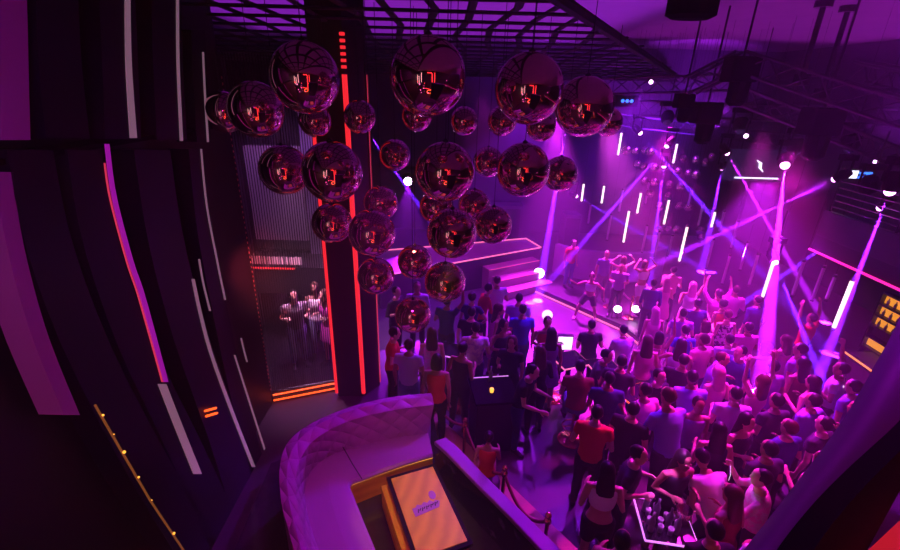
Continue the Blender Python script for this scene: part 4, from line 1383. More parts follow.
K, B_, Y_ = 'k', 'b', 'y'
PEOPLE = [
    # --- left group, between the pillar and the steps
    (400, 291, 60, 'drink', 'm', 'jacket', 'black', 'trousers', 'black', ('short', K), 'person in a black suit standing nearest the thin pink neon, behind the red shirt'),
    (414, 288, 0, 'stand', 'm', 'longsleeve', 'lilac', 'trousers', 'dark', ('short', B_), 'person in a lilac shirt facing the camera above the lowest mirror ball'),
    (395, 333, 100, 'talk', 'f', 'tee', 'red', 'trousers', 'black', ('short', K), 'person in a red shirt and black trousers beside the pillar'),
    (411, 341, 170, 'drink', 'm', 'tee', 'lilac', 'trousers', 'jeans', ('short', B_), 'person in a pale lilac tee half behind the lowest mirror ball'),
    (427, 335, 185, 'stand', 'f', 'longdress', 'cream', None, None, ('long', B_), 'person in a long pale patterned dress seen from behind'),
    (437, 360, 175, 'stand', 'f', 'vest', 'red', 'trousers', 'black', ('bob', K), 'person in a red top and black trousers right outside the end of the sofa'),
    (467, 323, 180, 'drink', 'm', 'tee', 'white', 'trousers', 'jeans', ('short', K), 'person in a white printed tee and jeans, back to the camera'),
    (452, 300, 150, 'cheer', 'm', 'tee', 'navy', 'trousers', 'dark', ('short', K), 'person in navy with a raised arm under the lower mirror balls'),
    (488, 290, 110, 'reach', 'f', 'longsleeve', 'red', 'trousers', 'black', ('short', K), 'person in red holding both arms forward near the foot of the steps'),
    (496, 281, 200, 'talk', 'm', 'tee', 'lilac', 'trousers', 'jeans', ('cap', B_), 'person in lilac with a cap at the foot of the steps'),
    (479, 313, 160, 'stand', 'm', 'tee', 'black', 'trousers', 'dark', ('short', K), 'person in black just right of the white printed tee, half hidden'),
    (499, 325, 30, 'talk', 'f', 'vest', 'dark', 'skirt', 'dark', ('long', K), 'person in a dark patterned top left of the broad blue shirt'),
    (513, 343, -20, 'drink', 'f', 'tee', 'black', 'trousers', 'black', ('long', B_), 'person in black with long hair facing the camera before the blue shirt'),
    (527, 313, 180, 'stand', 'm', 'tee', 'blue', 'trousers', 'jeans', ('short', K), 'person in a broad dark blue shirt and jeans, back turned, left of the globe lamp'),
    (544, 322, 0, 'talk', 'f', 'vest', 'red', 'trousers', 'white', ('short', B_), 'person in a red top and white trousers right under the globe lamp'),
    (557, 326, 180, 'stand', 'f', 'dress', 'purple', None, None, ('long', K), 'person with long dark hair in a purple dress right of the globe lamp'),
    (591, 330, 185, 'talk', 'm', 'tee', 'dark', 'trousers', 'black', ('short', K), 'person in a broad dark shirt facing the dancer from below'),
    (537, 352, 190, 'drink', 'f', 'longsleeve', 'black', 'trousers', 'black', ('long', B_), 'tall person in black with long brown hair on the open floor'),
    (522, 366, 60, 'reach', 'm', 'tee', 'black', 'trousers', 'navy', ('short', K), 'person in black reaching toward the black bar table'),
    (455, 352, 150, 'talk', 'f', 'vest', 'dark', 'trousers', 'dark', ('bun', K), 'person with a bun in a dark top left of the jeans of the white tee'),
    (520, 300, 170, 'drink', 'm', 'tee', 'purple', 'trousers', 'dark', ('short', K), 'person in purple close to the neon corner of the platform'),
    (508, 312, 90, 'talk', 'f', 'dress', 'magenta', None, None, ('long', B_), 'person in a magenta dress between the steps and the blue shirt'),
    (470, 296, 160, 'hips', 'f', 'tee', 'navy', 'trousers', 'black', ('bun', K), 'person in navy with a hand on the hip behind the white printed tee'),
    (489, 437, 170, 'sit', 'f', 'vest', 'red', 'skirt', 'black', ('bun', K), 'person in a red top and black skirt perched by the rope posts', 'small'),
    # --- around the low tables, centre
    (583, 368, 170, 'sit', 'm', 'tee', 'maroon', 'trousers', 'jeans', ('short', K), 'person in a maroon tee seated on a stool, back to the camera'),
    (612, 352, 60, 'sit', 'm', 'tee', 'dark', 'trousers', 'dark', ('short', K), 'person in a dark tee seated right of the maroon tee'),
    (628, 332, 190, 'reach', 'm', 'longsleeve', 'lilac', 'trousers', 'jeans', ('short', K), 'person in a bright lilac shirt and jeans leaning toward the platform'),
    (655, 338, 170, 'cheer', 'f', 'vest', 'pink', 'trousers', 'palejeans', ('bob', K), 'person in a pink top and pale jeans with one arm up'),
    (603, 412, 160, 'talk', 'm', 'tee', 'red', 'trousers', 'black', ('short', K), 'person in a red shirt seen from behind on the open floor, centre bottom'),
    (668, 396, 195, 'reach', 'm', 'longsleeve', 'violet', 'trousers', 'dark', ('short', B_), 'large person in a violet blue shirt, back turned, lower centre'),
    (645, 412, 140, 'drink', 'm', 'tee', 'black', 'trousers', 'black', ('short', K), 'person in black left of the large violet blue shirt'),
    (687, 400, 200, 'talk', 'm', 'tee', 'pink', 'trousers', 'black', ('short', K), 'person in a pink tee with dark hair right of the large violet blue shirt'),
    (607, 470, 170, 'talk', 'f', 'crop', 'white', 'shorts', 'black', ('long', K), 'person in a white crop top with long dark hair at lower centre'),
    (622, 541, 150, 'talk', 'm', 'vest', 'pink', 'trousers', 'black', ('short', K), 'person with cropped dark hair at the bottom edge left of the glass table'),
    (640, 458, 60, 'talk', 'm', 'tee', 'dark', 'trousers', 'dark', ('short', K), 'person in a dark tee leaning toward the glass table from the left'),
    (684, 460, 10, 'talk', 'f', 'vest', 'dark', 'skirt', 'black', ('long', K), 'person with long dark hair leaning over the glass table'),
    (702, 458, 190, 'lean', 'm', 'tee', 'white', 'trousers', 'black', ('short', K), 'person in a bright white shirt bending forward, lower right'),
    (730, 478, 205, 'talk', 'f', 'dress', 'maroon', None, None, ('long', B_), 'person with very long brown hair between the bending white shirt and the phone holder'),
    (761, 478, 240, 'phone', 'm', 'longsleeve', 'cream', 'trousers', 'dark', ('short', K), 'person in a cream patterned shirt holding up a bright phone'),
    (716, 422, -10, 'hips', 'f', 'vest', 'purple', 'skirt', 'dark', ('short', K), 'person in a purple top with a hand on the hip, facing the camera'),
    (740, 432, 20, 'drink', 'f', 'vest', 'dark', 'trousers', 'black', ('long', K), 'person in a dark top left of the brightest beam at the bottom'),
    (778, 405, 200, 'hips', 'm', 'longsleeve', 'violet', 'trousers', 'dark', ('short', K), 'person in a violet shirt, back turned, right of the brightest beam'),
    (783, 450, 200, 'cheer', 'f', 'vest', 'pink', 'skirt', 'black', ('bun', K), 'person in a pink top with one arm raised above the phone holder'),
    (801, 448, 220, 'talk', 'f', 'vest', 'magenta', 'trousers', 'dark', ('long', B_), 'person in a magenta top close to the parapet, below the violet shirt'),
    (714, 530, 180, 'stand', 'm', 'tee', 'black', 'trousers', 'black', ('short', K), 'person in black at the bottom edge right of the glass table'),
    (742, 527, 150, 'talk', 'm', 'tee', 'white', 'trousers', 'jeans', ('short', B_), 'person in a white tee at the bottom edge under the phone holder'),
    # --- dense crowd in the middle
    (692, 338, 180, 'stand', 'm', 'tee', 'blue', 'trousers', 'dark', ('short', K), 'person in a saturated blue shirt in the middle of the crowd'),
    (700, 352, 200, 'drink', 'm', 'tee', 'pink', 'trousers', 'jeans', ('short', B_), 'person in pink right below the saturated blue shirt'),
    (671, 366, 20, 'drink', 'm', 'tee', 'black', 'trousers', 'black', ('short', K), 'person in a black tee facing the camera, right of the pale jeans'),
    (697, 370, 150, 'talk', 'm', 'tee', 'black', 'trousers', 'dark', ('cap', K), 'person in a black tee and dark cap below the pink pair'),
    (719, 386, 190, 'talk', 'f', 'vest', 'pink', 'skirt', 'black', ('long', 'p'), 'person with long pinkish hair in the lower middle of the crowd'),
    (709, 396, 170, 'reach', 'm', 'tee', 'violet', 'trousers', 'dark', ('short', K), 'person in a violet tee above the hand on hip purple top'),
    (739, 360, -80, 'drink', 'm', 'tee', 'navy', 'trousers', 'dark', ('short', K), 'person in navy facing left, just left of the brightest beam'),
    (724, 360, 60, 'talk', 'm', 'tee', 'purple', 'trousers', 'dark', ('short', B_), 'person in purple turned to the navy shirt left of the brightest beam'),
    (739, 385, 200, 'hands_up', 'f', 'vest', 'pink', 'skirt', 'dark', ('long', B_), 'person in pink with both arms up left of the brightest beam'),
    (722, 304, 190, 'talk', 'f', 'vest', 'orange', 'trousers', 'dark', ('bun', K), 'person in an orange top standing out at the back of the crowd'),
    (711, 291, 180, 'hands_up', 'm', 'longsleeve', 'magenta', 'trousers', 'dark', ('short', K), 'person in a bright magenta shirt with both arms up beside the orange top'),
    (735, 290, 160, 'drink', 'm', 'longsleeve', 'magenta', 'trousers', 'dark', ('short', B_), 'person in a magenta shirt right behind the orange top'),
    (731, 316, 180, 'talk', 'f', 'vest', 'white', 'skirt', 'black', ('short', B_), 'person in a striped white top right below the orange top', 'pat'),
    (690, 286, 170, 'cheer', 'f', 'vest', 'white', 'skirt', 'pink', ('long', 'p'), 'person with pink hair in a white top raising one arm'),
    (676, 283, 190, 'talk', 'f', 'dress', 'pink', None, None, ('long', 'p'), 'person in a pink dress with long pink hair at the back left of the crowd'),
    (662, 312, 180, 'stand', 'f', 'dress', 'pink', None, None, ('long', 'p'), 'person in a bright pink dress behind the pale jeans'),
    (677, 313, 170, 'talk', 'm', 'tee', 'purple', 'trousers', 'dark', ('short', K), 'person in purple left of the dark back of the crowd'),
    (699, 303, 180, 'stand', 'm', 'tee', 'navy', 'trousers', 'dark', ('short', K), 'person in navy just below the bright magenta shirt'),
    (708, 327, 190, 'talk', 'f', 'vest', 'pink', 'trousers', 'jeans', ('bob', 'b'), 'person in pink with a bob below the navy back'),
    (681, 350, 160, 'phone', 'f', 'vest', 'lilac', 'skirt', 'dark', ('long', K), 'person in a lilac top left of the pink pair, holding both hands high'),
    (727, 338, 170, 'talk', 'm', 'tee', 'lilac', 'trousers', 'dark', ('short', K), 'person in lilac under the striped white top'),
    (745, 325, 180, 'talk', 'm', 'tee', 'magenta', 'trousers', 'dark', ('short', K), 'person in a magenta tee left of the brightest beam at mid height'),
    (758, 300, 190, 'stand', 'm', 'longsleeve', 'navy', 'trousers', 'dark', ('cap', K), 'person in navy with a cap under the long slanting tube'),
    (786, 340, 200, 'talk', 'f', 'dress', 'pink', None, None, ('long', B_), 'person in a pink dress just right of the brightest beam at mid height'),
    (800, 349, 210, 'drink', 'm', 'tee', 'purple', 'trousers', 'dark', ('short', K), 'person in purple under the crossing of beams at right'),
    (812, 318, 200, 'hands_up', 'm', 'tee', 'red', 'trousers', 'dark', ('short', K), 'person in red with both arms up at the right back'),
    (771, 370, 190, 'talk', 'm', 'tee', 'purple', 'trousers', 'dark', ('short', K), 'person in purple in the glow of the brightest beam'),
    (790, 374, 190, 'drink', 'f', 'vest', 'maroon', 'skirt', 'dark', ('long', K), 'person in maroon between the two right hand beams'),
    (823, 385, 200, 'stand', 'm', 'tee', 'violet', 'trousers', 'dark', ('short', K), 'person in violet at the foot of the rightmost beam'),
    (838, 370, 220, 'cheer', 'm', 'tee', 'white', 'trousers', 'dark', ('short', K), 'person in white at the far right foot of the beams'),
    (806, 390, 200, 'talk', 'f', 'vest', 'dark', 'skirt', 'black', ('long', K), 'person in dark with long hair left of the rightmost beam foot'),
    (760, 395, 190, 'talk', 'm', 'tee', 'dark', 'trousers', 'black', ('short', K), 'person in a dark tee inside the lower end of the brightest beam'),
    (818, 428, 215, 'drink', 'f', 'vest', 'purple', 'skirt', 'dark', ('bun', K), 'person in purple with a bun hard against the parapet edge'),
    (837, 398, 215, 'stand', 'm', 'tee', 'dark', 'trousers', 'dark', ('short', K), 'person in dark at the right end of the crowd by the parapet'),
    (752, 350, 180, 'talk', 'f', 'vest', 'pink', 'skirt', 'dark', ('bob', K), 'person in pink with dark bobbed hair beside the brightest beam'),
    (765, 420, 190, 'drink', 'm', 'tee', 'navy', 'trousers', 'black', ('short', B_), 'person in navy left of the violet shirt with back turned'),
    (725, 408, 170, 'talk', 'm', 'tee', 'lilac', 'trousers', 'dark', ('short', K), 'person in lilac right behind the hand on hip purple top'),
    (640, 380, 170, 'talk', 'm', 'tee', 'navy', 'trousers', 'dark', ('short', K), 'person in navy beyond the large violet blue shirt, to its left'),
    (668, 352, 170, 'drink', 'f', 'vest', 'magenta', 'trousers', 'jeans', ('long', B_), 'person in a magenta top right of the one arm up pink top'),
    (640, 357, 150, 'talk', 'm', 'tee', 'dark', 'trousers', 'jeans', ('cap', K), 'person with a dark cap between the lilac shirt and the pink top'),
    (796, 420, 205, 'hips', 'm', 'tee', 'dark', 'trousers', 'dark', ('short', K), 'person in dark right below the violet shirt with back turned'),
    (738, 455, 190, 'drink', 'm', 'tee', 'dark', 'trousers', 'black', ('short', K), 'person in dark above the very long brown hair'),
    (757, 447, 190, 'cheer', 'f', 'vest', 'purple', 'skirt', 'dark', ('bun', B_), 'person in purple with raised arm above the cream patterned shirt'),
    (690, 425, 170, 'talk', 'f', 'dress', 'dark', None, None, ('long', K), 'person in a dark dress above the bending white shirt'),
]
PLAT = [
    (574, 243, 20, 'stand', 'm', 'tee', 'red', 'trousers', 'jeans', ('short', K), 'person in red standing on the platform by the speaker column'),
    (612, 256, 0, 'stand', 'm', 'tee', 'navy', 'trousers', 'dark', None, 'person in navy with a shaved head before the booth wall'),
    (622, 267, -20, 'talk', 'm', 'tee', 'purple', 'trousers', 'dark', ('short', K), 'person in dark purple left of the posing performer'),
    (646, 264, 20, 'pose', 'f', 'crop', 'white', 'shorts', 'white', ('bob', B_), 'performer in white with both hands at the head'),
    (637, 262, 190, 'pose', 'f', 'vest', 'pink', 'skirt', 'pink', ('bob', B_), 'person in pink right behind the posing performer in white'),
    (655, 283, 160, 'stand', 'm', 'longsleeve', 'navy', 'trousers', 'dark', ('short', K), 'person in a long sleeved navy top right below the posing performer'),
    (674, 270, 160, 'talk', 'm', 'tee', 'pink', 'trousers', 'dark', ('short', K), 'person in pink at the right end of the platform'),
    (592, 277, -25, 'dance', 'f', 'crop', 'white', 'shorts', 'dark', ('bun', B_), 'dancer in a white crop top and dark shorts with legs apart'),
]
for a in PEOPLE:
    kw = {}
    a = list(a)
    if a[-1] == 'pat':
        a.pop(); kw['pat'] = 'dark'
    if a[-1] == 'small':
        a.pop(); kw['sc'] = .78
    if 'printed tee' in a[10] and a[10].startswith('person in a white printed'): kw['pat'] = 'lilac'
    if 'cream patterned' in a[10] or 'pale patterned dress' in a[10]: kw['pat'] = 'pink'
    if a[10].startswith('large person'): kw['sc'] = 1.14
    if a[1] < 345 and a[0] > 560: kw['sc'] = .92
    person(*a, **kw)
for a in PLAT:
    if a[10].startswith('dancer'):
        person(*a, sc=.84, shoe='white', group='people on the platform')
    else:
        person(*a, zf=ZPL, sc=.86, group='people on the platform')
FIXED = {id(t) for t, l in PLACED if t['label'].startswith(('large person', 'person in black at the bottom edge right', 'person with long dark hair leaning', 'person in a bright white shirt bending', 'person in a cream', 'person in a white crop', 'dancer', 'performer', 'person in a red top and black trousers right', 'person in a red shirt and black'))}
# shuffle apart anyone standing closer than shoulder room
pos = [[t, Vector(t.location)] for t, l in PLACED]
OBST = [P(x, y, z=h) for x, y, h in ((449, 349, 1.05), (665, 521, .8), (570, 359, .95), (604, 366, .95), (547, 338, .95), (637, 393, .9), (492, 384, 1.05))]
for it in range(60):
    for a in pos:
        for q in OBST:
            d = (a[1] - q).to_2d()
            if d.length < .52 and id(a[0]) not in FIXED:
                a[1] += ((d / max(d.length, .01)) * (.52 - d.length) * .6).to_3d()
    for i in range(len(pos)):
        for j in range(i + 1, len(pos)):
            a, c_ = pos[i], pos[j]
            d = (c_[1] - a[1]).to_2d()
            L = d.length
            m_ = .54
            if L < m_:
                u_ = (d / L if L > 1e-4 else Vector((1, 0))) * (m_ - L) * .5
                if id(a[0]) not in FIXED: a[1] -= u_.to_3d()
                if id(c_[0]) not in FIXED: c_[1] += u_.to_3d()
for t, p in pos:
    t.location = p
# a few guests behind the rod curtain
for k, (x, y, f, pose, sx, top, tc, bot, bc, hr, lab) in enumerate((
        (-3.05, 7.9, 30, 'talk', 'm', 'tee', 'grey', 'trousers', 'palejeans', ('short', 'k'), 'person in a grey tee and pale jeans behind the rod curtain, left of the trio'),
        (-2.72, 8.25, 10, 'drink', 'f', 'vest', 'white', 'trousers', 'palejeans', ('long', 'b'), 'person in a white top behind the rod curtain, middle of the trio'),
        (-2.40, 7.95, -30, 'talk', 'f', 'dress', 'magenta', None, None, ('bob', 'b'), 'person in a magenta dress behind the rod curtain, right of the trio'))):
    put_person((x, y, .2), f, pose, sx, top, tc, bot, bc, hr, lab, group='guests behind the rod curtain')

# phone held up by the guest in the cream shirt
t = [q for q in pos if 'cream patterned' in q[0]['label']][0][0]
r = rig('phone', 'm')
a = t.rotation_euler[2]
for (sx, dz) in ((-1, .10),):
    w = r.wr[sx].lerp(r.wr[1], .5) + V((0, -.05, dz))
    wl = Vector((w.x * math.cos(a) - w.y * math.sin(a), w.x * math.sin(a) + w.y * math.cos(a), w.z)) + t.location
    ph = thing('phone', 'bright phone held up over the crowd by the person in cream', 'phone', wl, a)
    b = BM(); add_box(b, (-.085, -.006, -.05), (.085, .006, .05)); obj('case', b, M['black'], ph, bevel=.004)
    b = BM(); add_box(b, (-.079, .0061, -.044), (.079, .0085, .044)); obj('display', b, mat('phone_screen', (.6, .6, .6), .3, emit=(1, .8, 1), es=2.2), ph)

# ------------------------------------------------------------------ rope posts
def post(px, py, label, zf=0.0, h=1.0, py_top=None, group='brass rope posts along the booth'):
    p = P(px, py, z=zf)
    t = thing('rope_post', label, 'rope post', p, 0, group)
    b = BM(); lathe(b, [(.16, 0), (.16, .012), (.13, .03), (.03, .045)], n=20); obj('base', b, M['brass'], t, smooth=False)
    b = BM(); tube(b, [(0, 0, .04), (0, 0, h - .06)], .024, 10); obj('post', b, M['brass'], t, smooth=False)
    b = BM(); lathe(b, [(.03, h - .14), (.042, h - .12), (.042, h - .08), (.03, h - .06), (.02, h - .05), (.04, h - .02), (.03, h + .02), (.006, h + .035)], n=14); obj('finial', b, M['brass'], t, smooth=True)
    return p + Vector((0, 0, h - .1))


def rope(a, c_, label, sag=.28):
    mid_ = (a + c_) / 2
    pts = []
    for k in range(13):
        s = k / 12
        p = a.lerp(c_, s)
        p.z -= sag * 4 * s * (1 - s)
        pts.append(p - mid_)
    b = BM(); tube(b, pts, .022, 8)
    o = obj('rope', b, M['rope'], loc=mid_, smooth=True)
    return tag(o, label, 'rope')


pa_ = post(463, 470, 'brass rope post right of the red top at the sofa end', h=1.0)
pb_ = post(500, 522, 'brass rope post with hanging rope ends at bottom centre', h=1.0)
pc_ = post(540, 572, 'brass rope post nearest the camera at the bottom edge', h=1.0)
pd_ = post(421, 413, 'brass rope post at the far end of the booth step', h=1.0)
rope(pa_, pb_, 'dark red rope between the two middle rope posts of the booth')
rope(pb_, pc_, 'dark red rope running to the nearest rope post at the bottom edge')
rope(pd_, pa_, 'dark red rope passing behind the red top at the sofa end', .3)
q1_ = post(609, 307, 'slim rope post standing left of the performer in white', zf=ZPL, h=1.05, group='rope posts on the platform')
q2_ = post(629, 318, 'low rope post where the pale rope dips on the platform', zf=ZPL, h=.6, group='rope posts on the platform')
q3_ = post(643, 300, 'rope post at the feet of the performer in white', zf=ZPL, h=.9, group='rope posts on the platform')
o = rope(q1_, q2_, 'pale rope hanging down from the slim post on the platform', .12)
M['rope_pale'] = mat('rope_pale', (.6, .4, .5), .8)
o.data.materials[0] = M['rope_pale']
o = rope(q2_, q3_, 'pale rope rising to the feet of the performer in white', .1); o.data.materials[0] = M['rope_pale']

# ------------------------------------------------------------------ stools and tables
def stool(px, py, label, seat='stool_seat'):
    p = P(px, py, z=0)
    t = thing('bar_stool', label, 'stool', p, 0, 'bar stools on the open floor')
    b = BM(); lathe(b, [(.22, 0), (.22, .012), (.16, .035), (.04, .06)], n=28); obj('base', b, M['copper'], t, label='glowing copper round base')
    b = BM(); tube(b, [(0, 0, .05), (0, 0, .70)], .028, 10); obj('column', b, M['copper'], t)
    b = BM()
    pts = [(.17 * math.cos(2 * PI * k / 20), .17 * math.sin(2 * PI * k / 20) , .30) for k in range(21)]
    tube(b, pts, .012, 6); tube(b, [(-.17, 0, .3), (.17, 0, .3)], .009, 6); obj('foot_ring', b, M['brass'], t)
    b = BM(); lathe(b, [(.15, .70), (.19, .72), (.20, .76), (.18, .785), (.10, .79)], n=24); obj('seat', b, M['black'], t, smooth=True)
    return p


stool(458, 407, 'bar stool left of the jeans of the white printed tee')
stool(551, 398, 'bar stool right of the tall black outfit with long brown hair')
stool(570, 440, 'bar stool with a clear foot ring under the maroon tee')
stool(598, 424, 'bar stool in front of the red shirt at centre bottom')
stool(611, 400, 'bar stool under the seated dark tee')
tq = [q for q in pos if 'perched by the rope' in q[0]['label']][0][0]
pf = thing('pouf', 'dark round pouf under the red top and black skirt by the rope posts', 'pouf', tq.location)
b = BM(); lathe(b, [(.19, 0), (.21, .03), (.21, .47), (.18, .515), (.05, .53)], n=24); obj('cushion', b, M['black'], pf, smooth=True)
b = BM(); tube(b, [(.212 * math.cos(2 * PI * k / 24), .212 * math.sin(2 * PI * k / 24), .03) for k in range(25)], .01, 5); obj('foot_band', b, M['brass'], pf)


def lowtable(px, py, w, d, h, rz, label, edge='neon_pink', top='gloss_black'):
    p = P(px, py, z=h)
    p.z = 0
    t = thing('bar_table', label, 'table', p, R(rz))
    b = BM(); add_box(b, (-w / 2, -d / 2, h - .035), (w / 2, d / 2, h)); obj('tabletop', b, M[top], t)
    b = BM(); add_box(b, (-w * .22, -d * .22, 0), (w * .22, d * .22, .03)); tube(b, [(0, 0, .03), (0, 0, h - .036)], .05, 10); obj('pedestal', b, M['black'], t)
    if edge:
        b = BM()
        c4 = [(-w / 2, -d / 2), (w / 2, -d / 2), (w / 2, d / 2), (-w / 2, d / 2)]
        for k in range(4):
            a, e = c4[k], c4[(k + 1) % 4]
            tube(b, [(a[0] * 1.02, a[1] * 1.02, h - .018), (e[0] * 1.02, e[1] * 1.02, h - .018)], .013, 6)
        obj('edge_strip', b, M[edge], t)
    return p, t


M['edge_lilac'] = mat('edge_lilac', (.6, .4, .6), .4, emit=(.8, .25, 1), es=.9)
lowtable(449, 349, .75, .45, 1.05, -20, 'dark cocktail table with a pale front edge left of the white printed tee', 'edge_lilac')
pt, tt = lowtable(665, 521, .58, .58, .80, -8, 'square glass table with a lit lilac rim at the bottom, full of bottles', 'edge_lilac', 'gloss_black')
lowtable(570, 359, .55, .5, .95, 20, 'table with a double pink lit edge right of the purple dress', 'neon_pink')
lowtable(604, 366, .5, .5, .95, 12, 'small table with a lit square rim beside the seated dark tee', 'neon_pink')
pm, tm = lowtable(547, 338, .5, .5, .95, 10, 'table under the globe lamp with bright white lights', 'edge_lilac')
lowtable(637, 393, .6, .4, .9, 25, 'table with an orange lit edge below the jeans of the bright lilac shirt', 'neon_orange')
# black bar table with amber light on top
p = P(492, 384, z=1.05)
t = thing('bar_table', 'boxy black bar table with a faint amber glow on its front', 'table', (p.x, p.y, 0), R(8))
b = BM(); add_box(b, (-.33, -.45, 0), (.33, .2, 1.0)); obj('body', b, M['black'], t, bevel=.01)
b = BM(); add_box(b, (-.36, -.48, 1.0), (.36, .23, 1.04)); obj('tabletop', b, M['matte_black'], t)
b = BM(); tube(b, [(-.30, .2, 1.05), (.33, .2, 1.05)], .008, 6); obj('edge_strip', b, M['edge_lilac'], t)
b = BM(); lathe(b, [(.035, 1.041), (.035, 1.2), (.013, 1.26), (.013, 1.33)], (-.02, .1, 0), 12)
o = obj('bottle', b, M['bottle'], loc=(p.x, p.y, 0), smooth=True); tag(o, 'single bottle standing on the boxy black bar table', 'bottle')
b = BM(); lathe(b, [(.03, 1.041), (.035, 1.10), (.03, 1.11)], (-.02, -.2, 0), 12)
o = obj('candle', b, M['amber'], loc=(p.x, p.y, 0), smooth=True); tag(o, 'small amber candle light on the boxy black bar table', 'candle')
# globe lamp
p = P(544, 310, z=1.45)
t = thing('globe_lamp', 'round white globe lamp glowing above the table before the platform', 'lamp', (pm.x - .05, pm.y, .95))
b = BM(); tube(b, [(0, 0, 0), (0, 0, .42)], .014, 8); obj('stem', b, M['brass'], t)
b = BM(); ball(b, (0, 0, .52), .105, 20, 14); obj('globe', b, mat('globe_glow', (.9, .8, .9), .4, emit=(1, .55, .95), es=1.7), t, smooth=True)
b = BM(); lathe(b, [(.07, 0), (.06, .02), (.02, .03)], n=16); obj('foot', b, M['brass'], t)
p = P(838, 386, z=1.35)
t = thing('globe_lamp', 'small bright globe lamp at the foot of the rightmost beam', 'lamp', (p.x, p.y, 0))
b = BM(); tube(b, [(0, 0, 0), (0, 0, 1.3)], .016, 8); obj('stem', b, M['brass'], t)
b = BM(); ball(b, (0, 0, 1.36), .075, 16, 12); obj('globe', b, bpy.data.materials['globe_glow'], t, smooth=True)
b = BM(); lathe(b, [(.14, 0), (.13, .02), (.02, .04)], n=16); obj('foot', b, M['brass'], t)
# bright table-top blinder beside it
for (px, py, lab) in ((565, 338, 'bright white box light behind the purple dress, right of the globe lamp'), (540, 344, 'small bright white box light under the globe lamp')):
    p = P(px, py, z=1.0)
    t = thing('box_light', lab, 'lamp', (p.x, p.y, 0))
    s = .16 if px > 550 else .10
    b = BM(); add_box(b, (-s, -.05, .75), (s, .05, .75 + 2 * s)); obj('housing', b, M['black'], t)
    b = BM(); add_box(b, (-s * .9, -.062, .75 + s * .1), (s * .9, -.051, .75 + s * 1.9)); obj('diffuser', b, mat('box_glow', (.9, .8, .9), .4, emit=(1, .5, 1), es=2.0), t)
    b = BM(); tube(b, [(0, 0, 0), (0, 0, .75)], .02, 8); tube(b, [(0, 0, 0), (0, 0, .02)], .14, 14); obj('stand', b, M['black'], t)
# bottles, glasses and a bucket on the glass table
rnd = random.Random(3)
a0 = R(-8)
bl = BM(); lathe(bl, [(.036, 0), (.038, .02), (.038, .16), (.014, .23), (.014, .29)], n=12); bl_me = finish(bl, 'bottle', True); bl_me.materials.append(M['bottle'])
gl = BM(); lathe(gl, [(.028, 0), (.034, .10), (.031, .101), (.026, .008)], n=12); gl_me = finish(gl, 'glass', True); gl_me.materials.append(mat('tumbler', (.75, .68, .8), .05, spec=1.0, trans=.4))
for k in range(16):
    x, y = -.20 + .1 * (k % 4) + rnd.uniform(-.02, .02), -.16 + .10 * (k // 4) + rnd.uniform(-.02, .02)
    o = put('bottle' if k % 3 == 0 else 'tumbler', bl_me if k % 3 == 0 else gl_me, None, loc=(pt.x + x * math.cos(a0) - y * math.sin(a0), pt.y + x * math.sin(a0) + y * math.cos(a0), .80))
    if k % 3 == 0: tag(o, 'bottle standing among glasses on the lit square glass table', 'bottle', 'bottles on the glass table')
    else: tag(o, 'drinking glass on the lit square glass table', 'glass', 'glasses on the glass table')
p = P(666, 519, z=.8)
t = thing('ice_bucket', 'pinkish ice bucket on the lit square glass table', 'bucket', (pt.x + .21, pt.y + .02, .80))
b = BM(); lathe(b, [(.07, 0), (.095, .18), (.09, .18), (.066, .012)], n=18); obj('bucket', b, mat('bucket', (.8, .4, .5), .2, .8), t, smooth=True)
b = BM(); tube(b, [(-.1, 0, .15), (-.12, 0, .13), (-.1, 0, .11)], .008, 6); tube(b, [(.1, 0, .15), (.12, 0, .13), (.1, 0, .11)], .008, 6); obj('handle', b, M['brass'], t)

# ------------------------------------------------------------------ lights of the hall
def area(loc, tgt, sx, sy, W, col, name='wash_light', spread=None):
    l = bpy.data.lights.new(name, 'AREA')
    l.shape = 'RECTANGLE'
    l.size, l.size_y = sx, sy
    l.energy = W
    l.color = col
    if spread: l.spread = R(spread)
    o = bpy.data.objects.new(name, l)
    COL.objects.link(o)
    o.location = loc
    o.rotation_euler = (Vector(tgt) - Vector(loc)).to_track_quat('-Z', 'Y').to_euler()
    return o


def spot(loc, tgt, W, col, deg, blend=.6, soft=.15, name='wash_light'):
    l = bpy.data.lights.new(name, 'SPOT')
    l.energy = W
    l.color = col
    l.spot_size = R(deg)
    l.spot_blend = blend
    l.shadow_soft_size = soft
    o = bpy.data.objects.new(name, l)
    COL.objects.link(o)
    o.location = loc
    o.rotation_euler = (Vector(tgt) - Vector(loc)).to_track_quat('-Z', 'Y').to_euler()
    return o


LK = 1.0
HOT = (1, .010, .55)
PUR = (.36, .010, 1)
spot((3.0, 14.0, 5.0), (2.8, 10.6, 0), 11000 * LK, (.80, .02, 1), 42)
spot((5.6, 12.4, 4.8), (5.0, 9.0, 0), 7600 * LK, (1, .012, .72), 56)
spot((6.1, 9.0, 4.1), (5.2, 6.8, 0), 3000 * LK, (.60, .010, 1), 84)
spot((2.0, 12.0, 5.6), (.7, 8.6, 0), 2500 * LK, PUR, 76)
spot((3.2, 8.4, 5.8), (2.6, 5.6, 0), 1500 * LK, PUR, 72)
spot((4.8, 6.6, 5.0), (3.7, 4.2, 0), 1900 * LK, (1, .012, .75), 62)
spot((.6, 10.8, 5.6), (1.4, 13.6, .9), 900 * LK, (.8, .02, .85), 60)
spot((6.0, 12.0, 6.0), (5.3, 16.5, 1.0), 1500 * LK, (.22, .01, 1), 80)
spot((3.0, 15.5, 6.0), (3.0, 18.5, 6.8), 300 * LK, (.40, .02, 1), 120)
spot((4.2, 13.5, 5.0), (4.9, 10.0, 1.0), 11000 * LK, (1, .06, .95), 34)
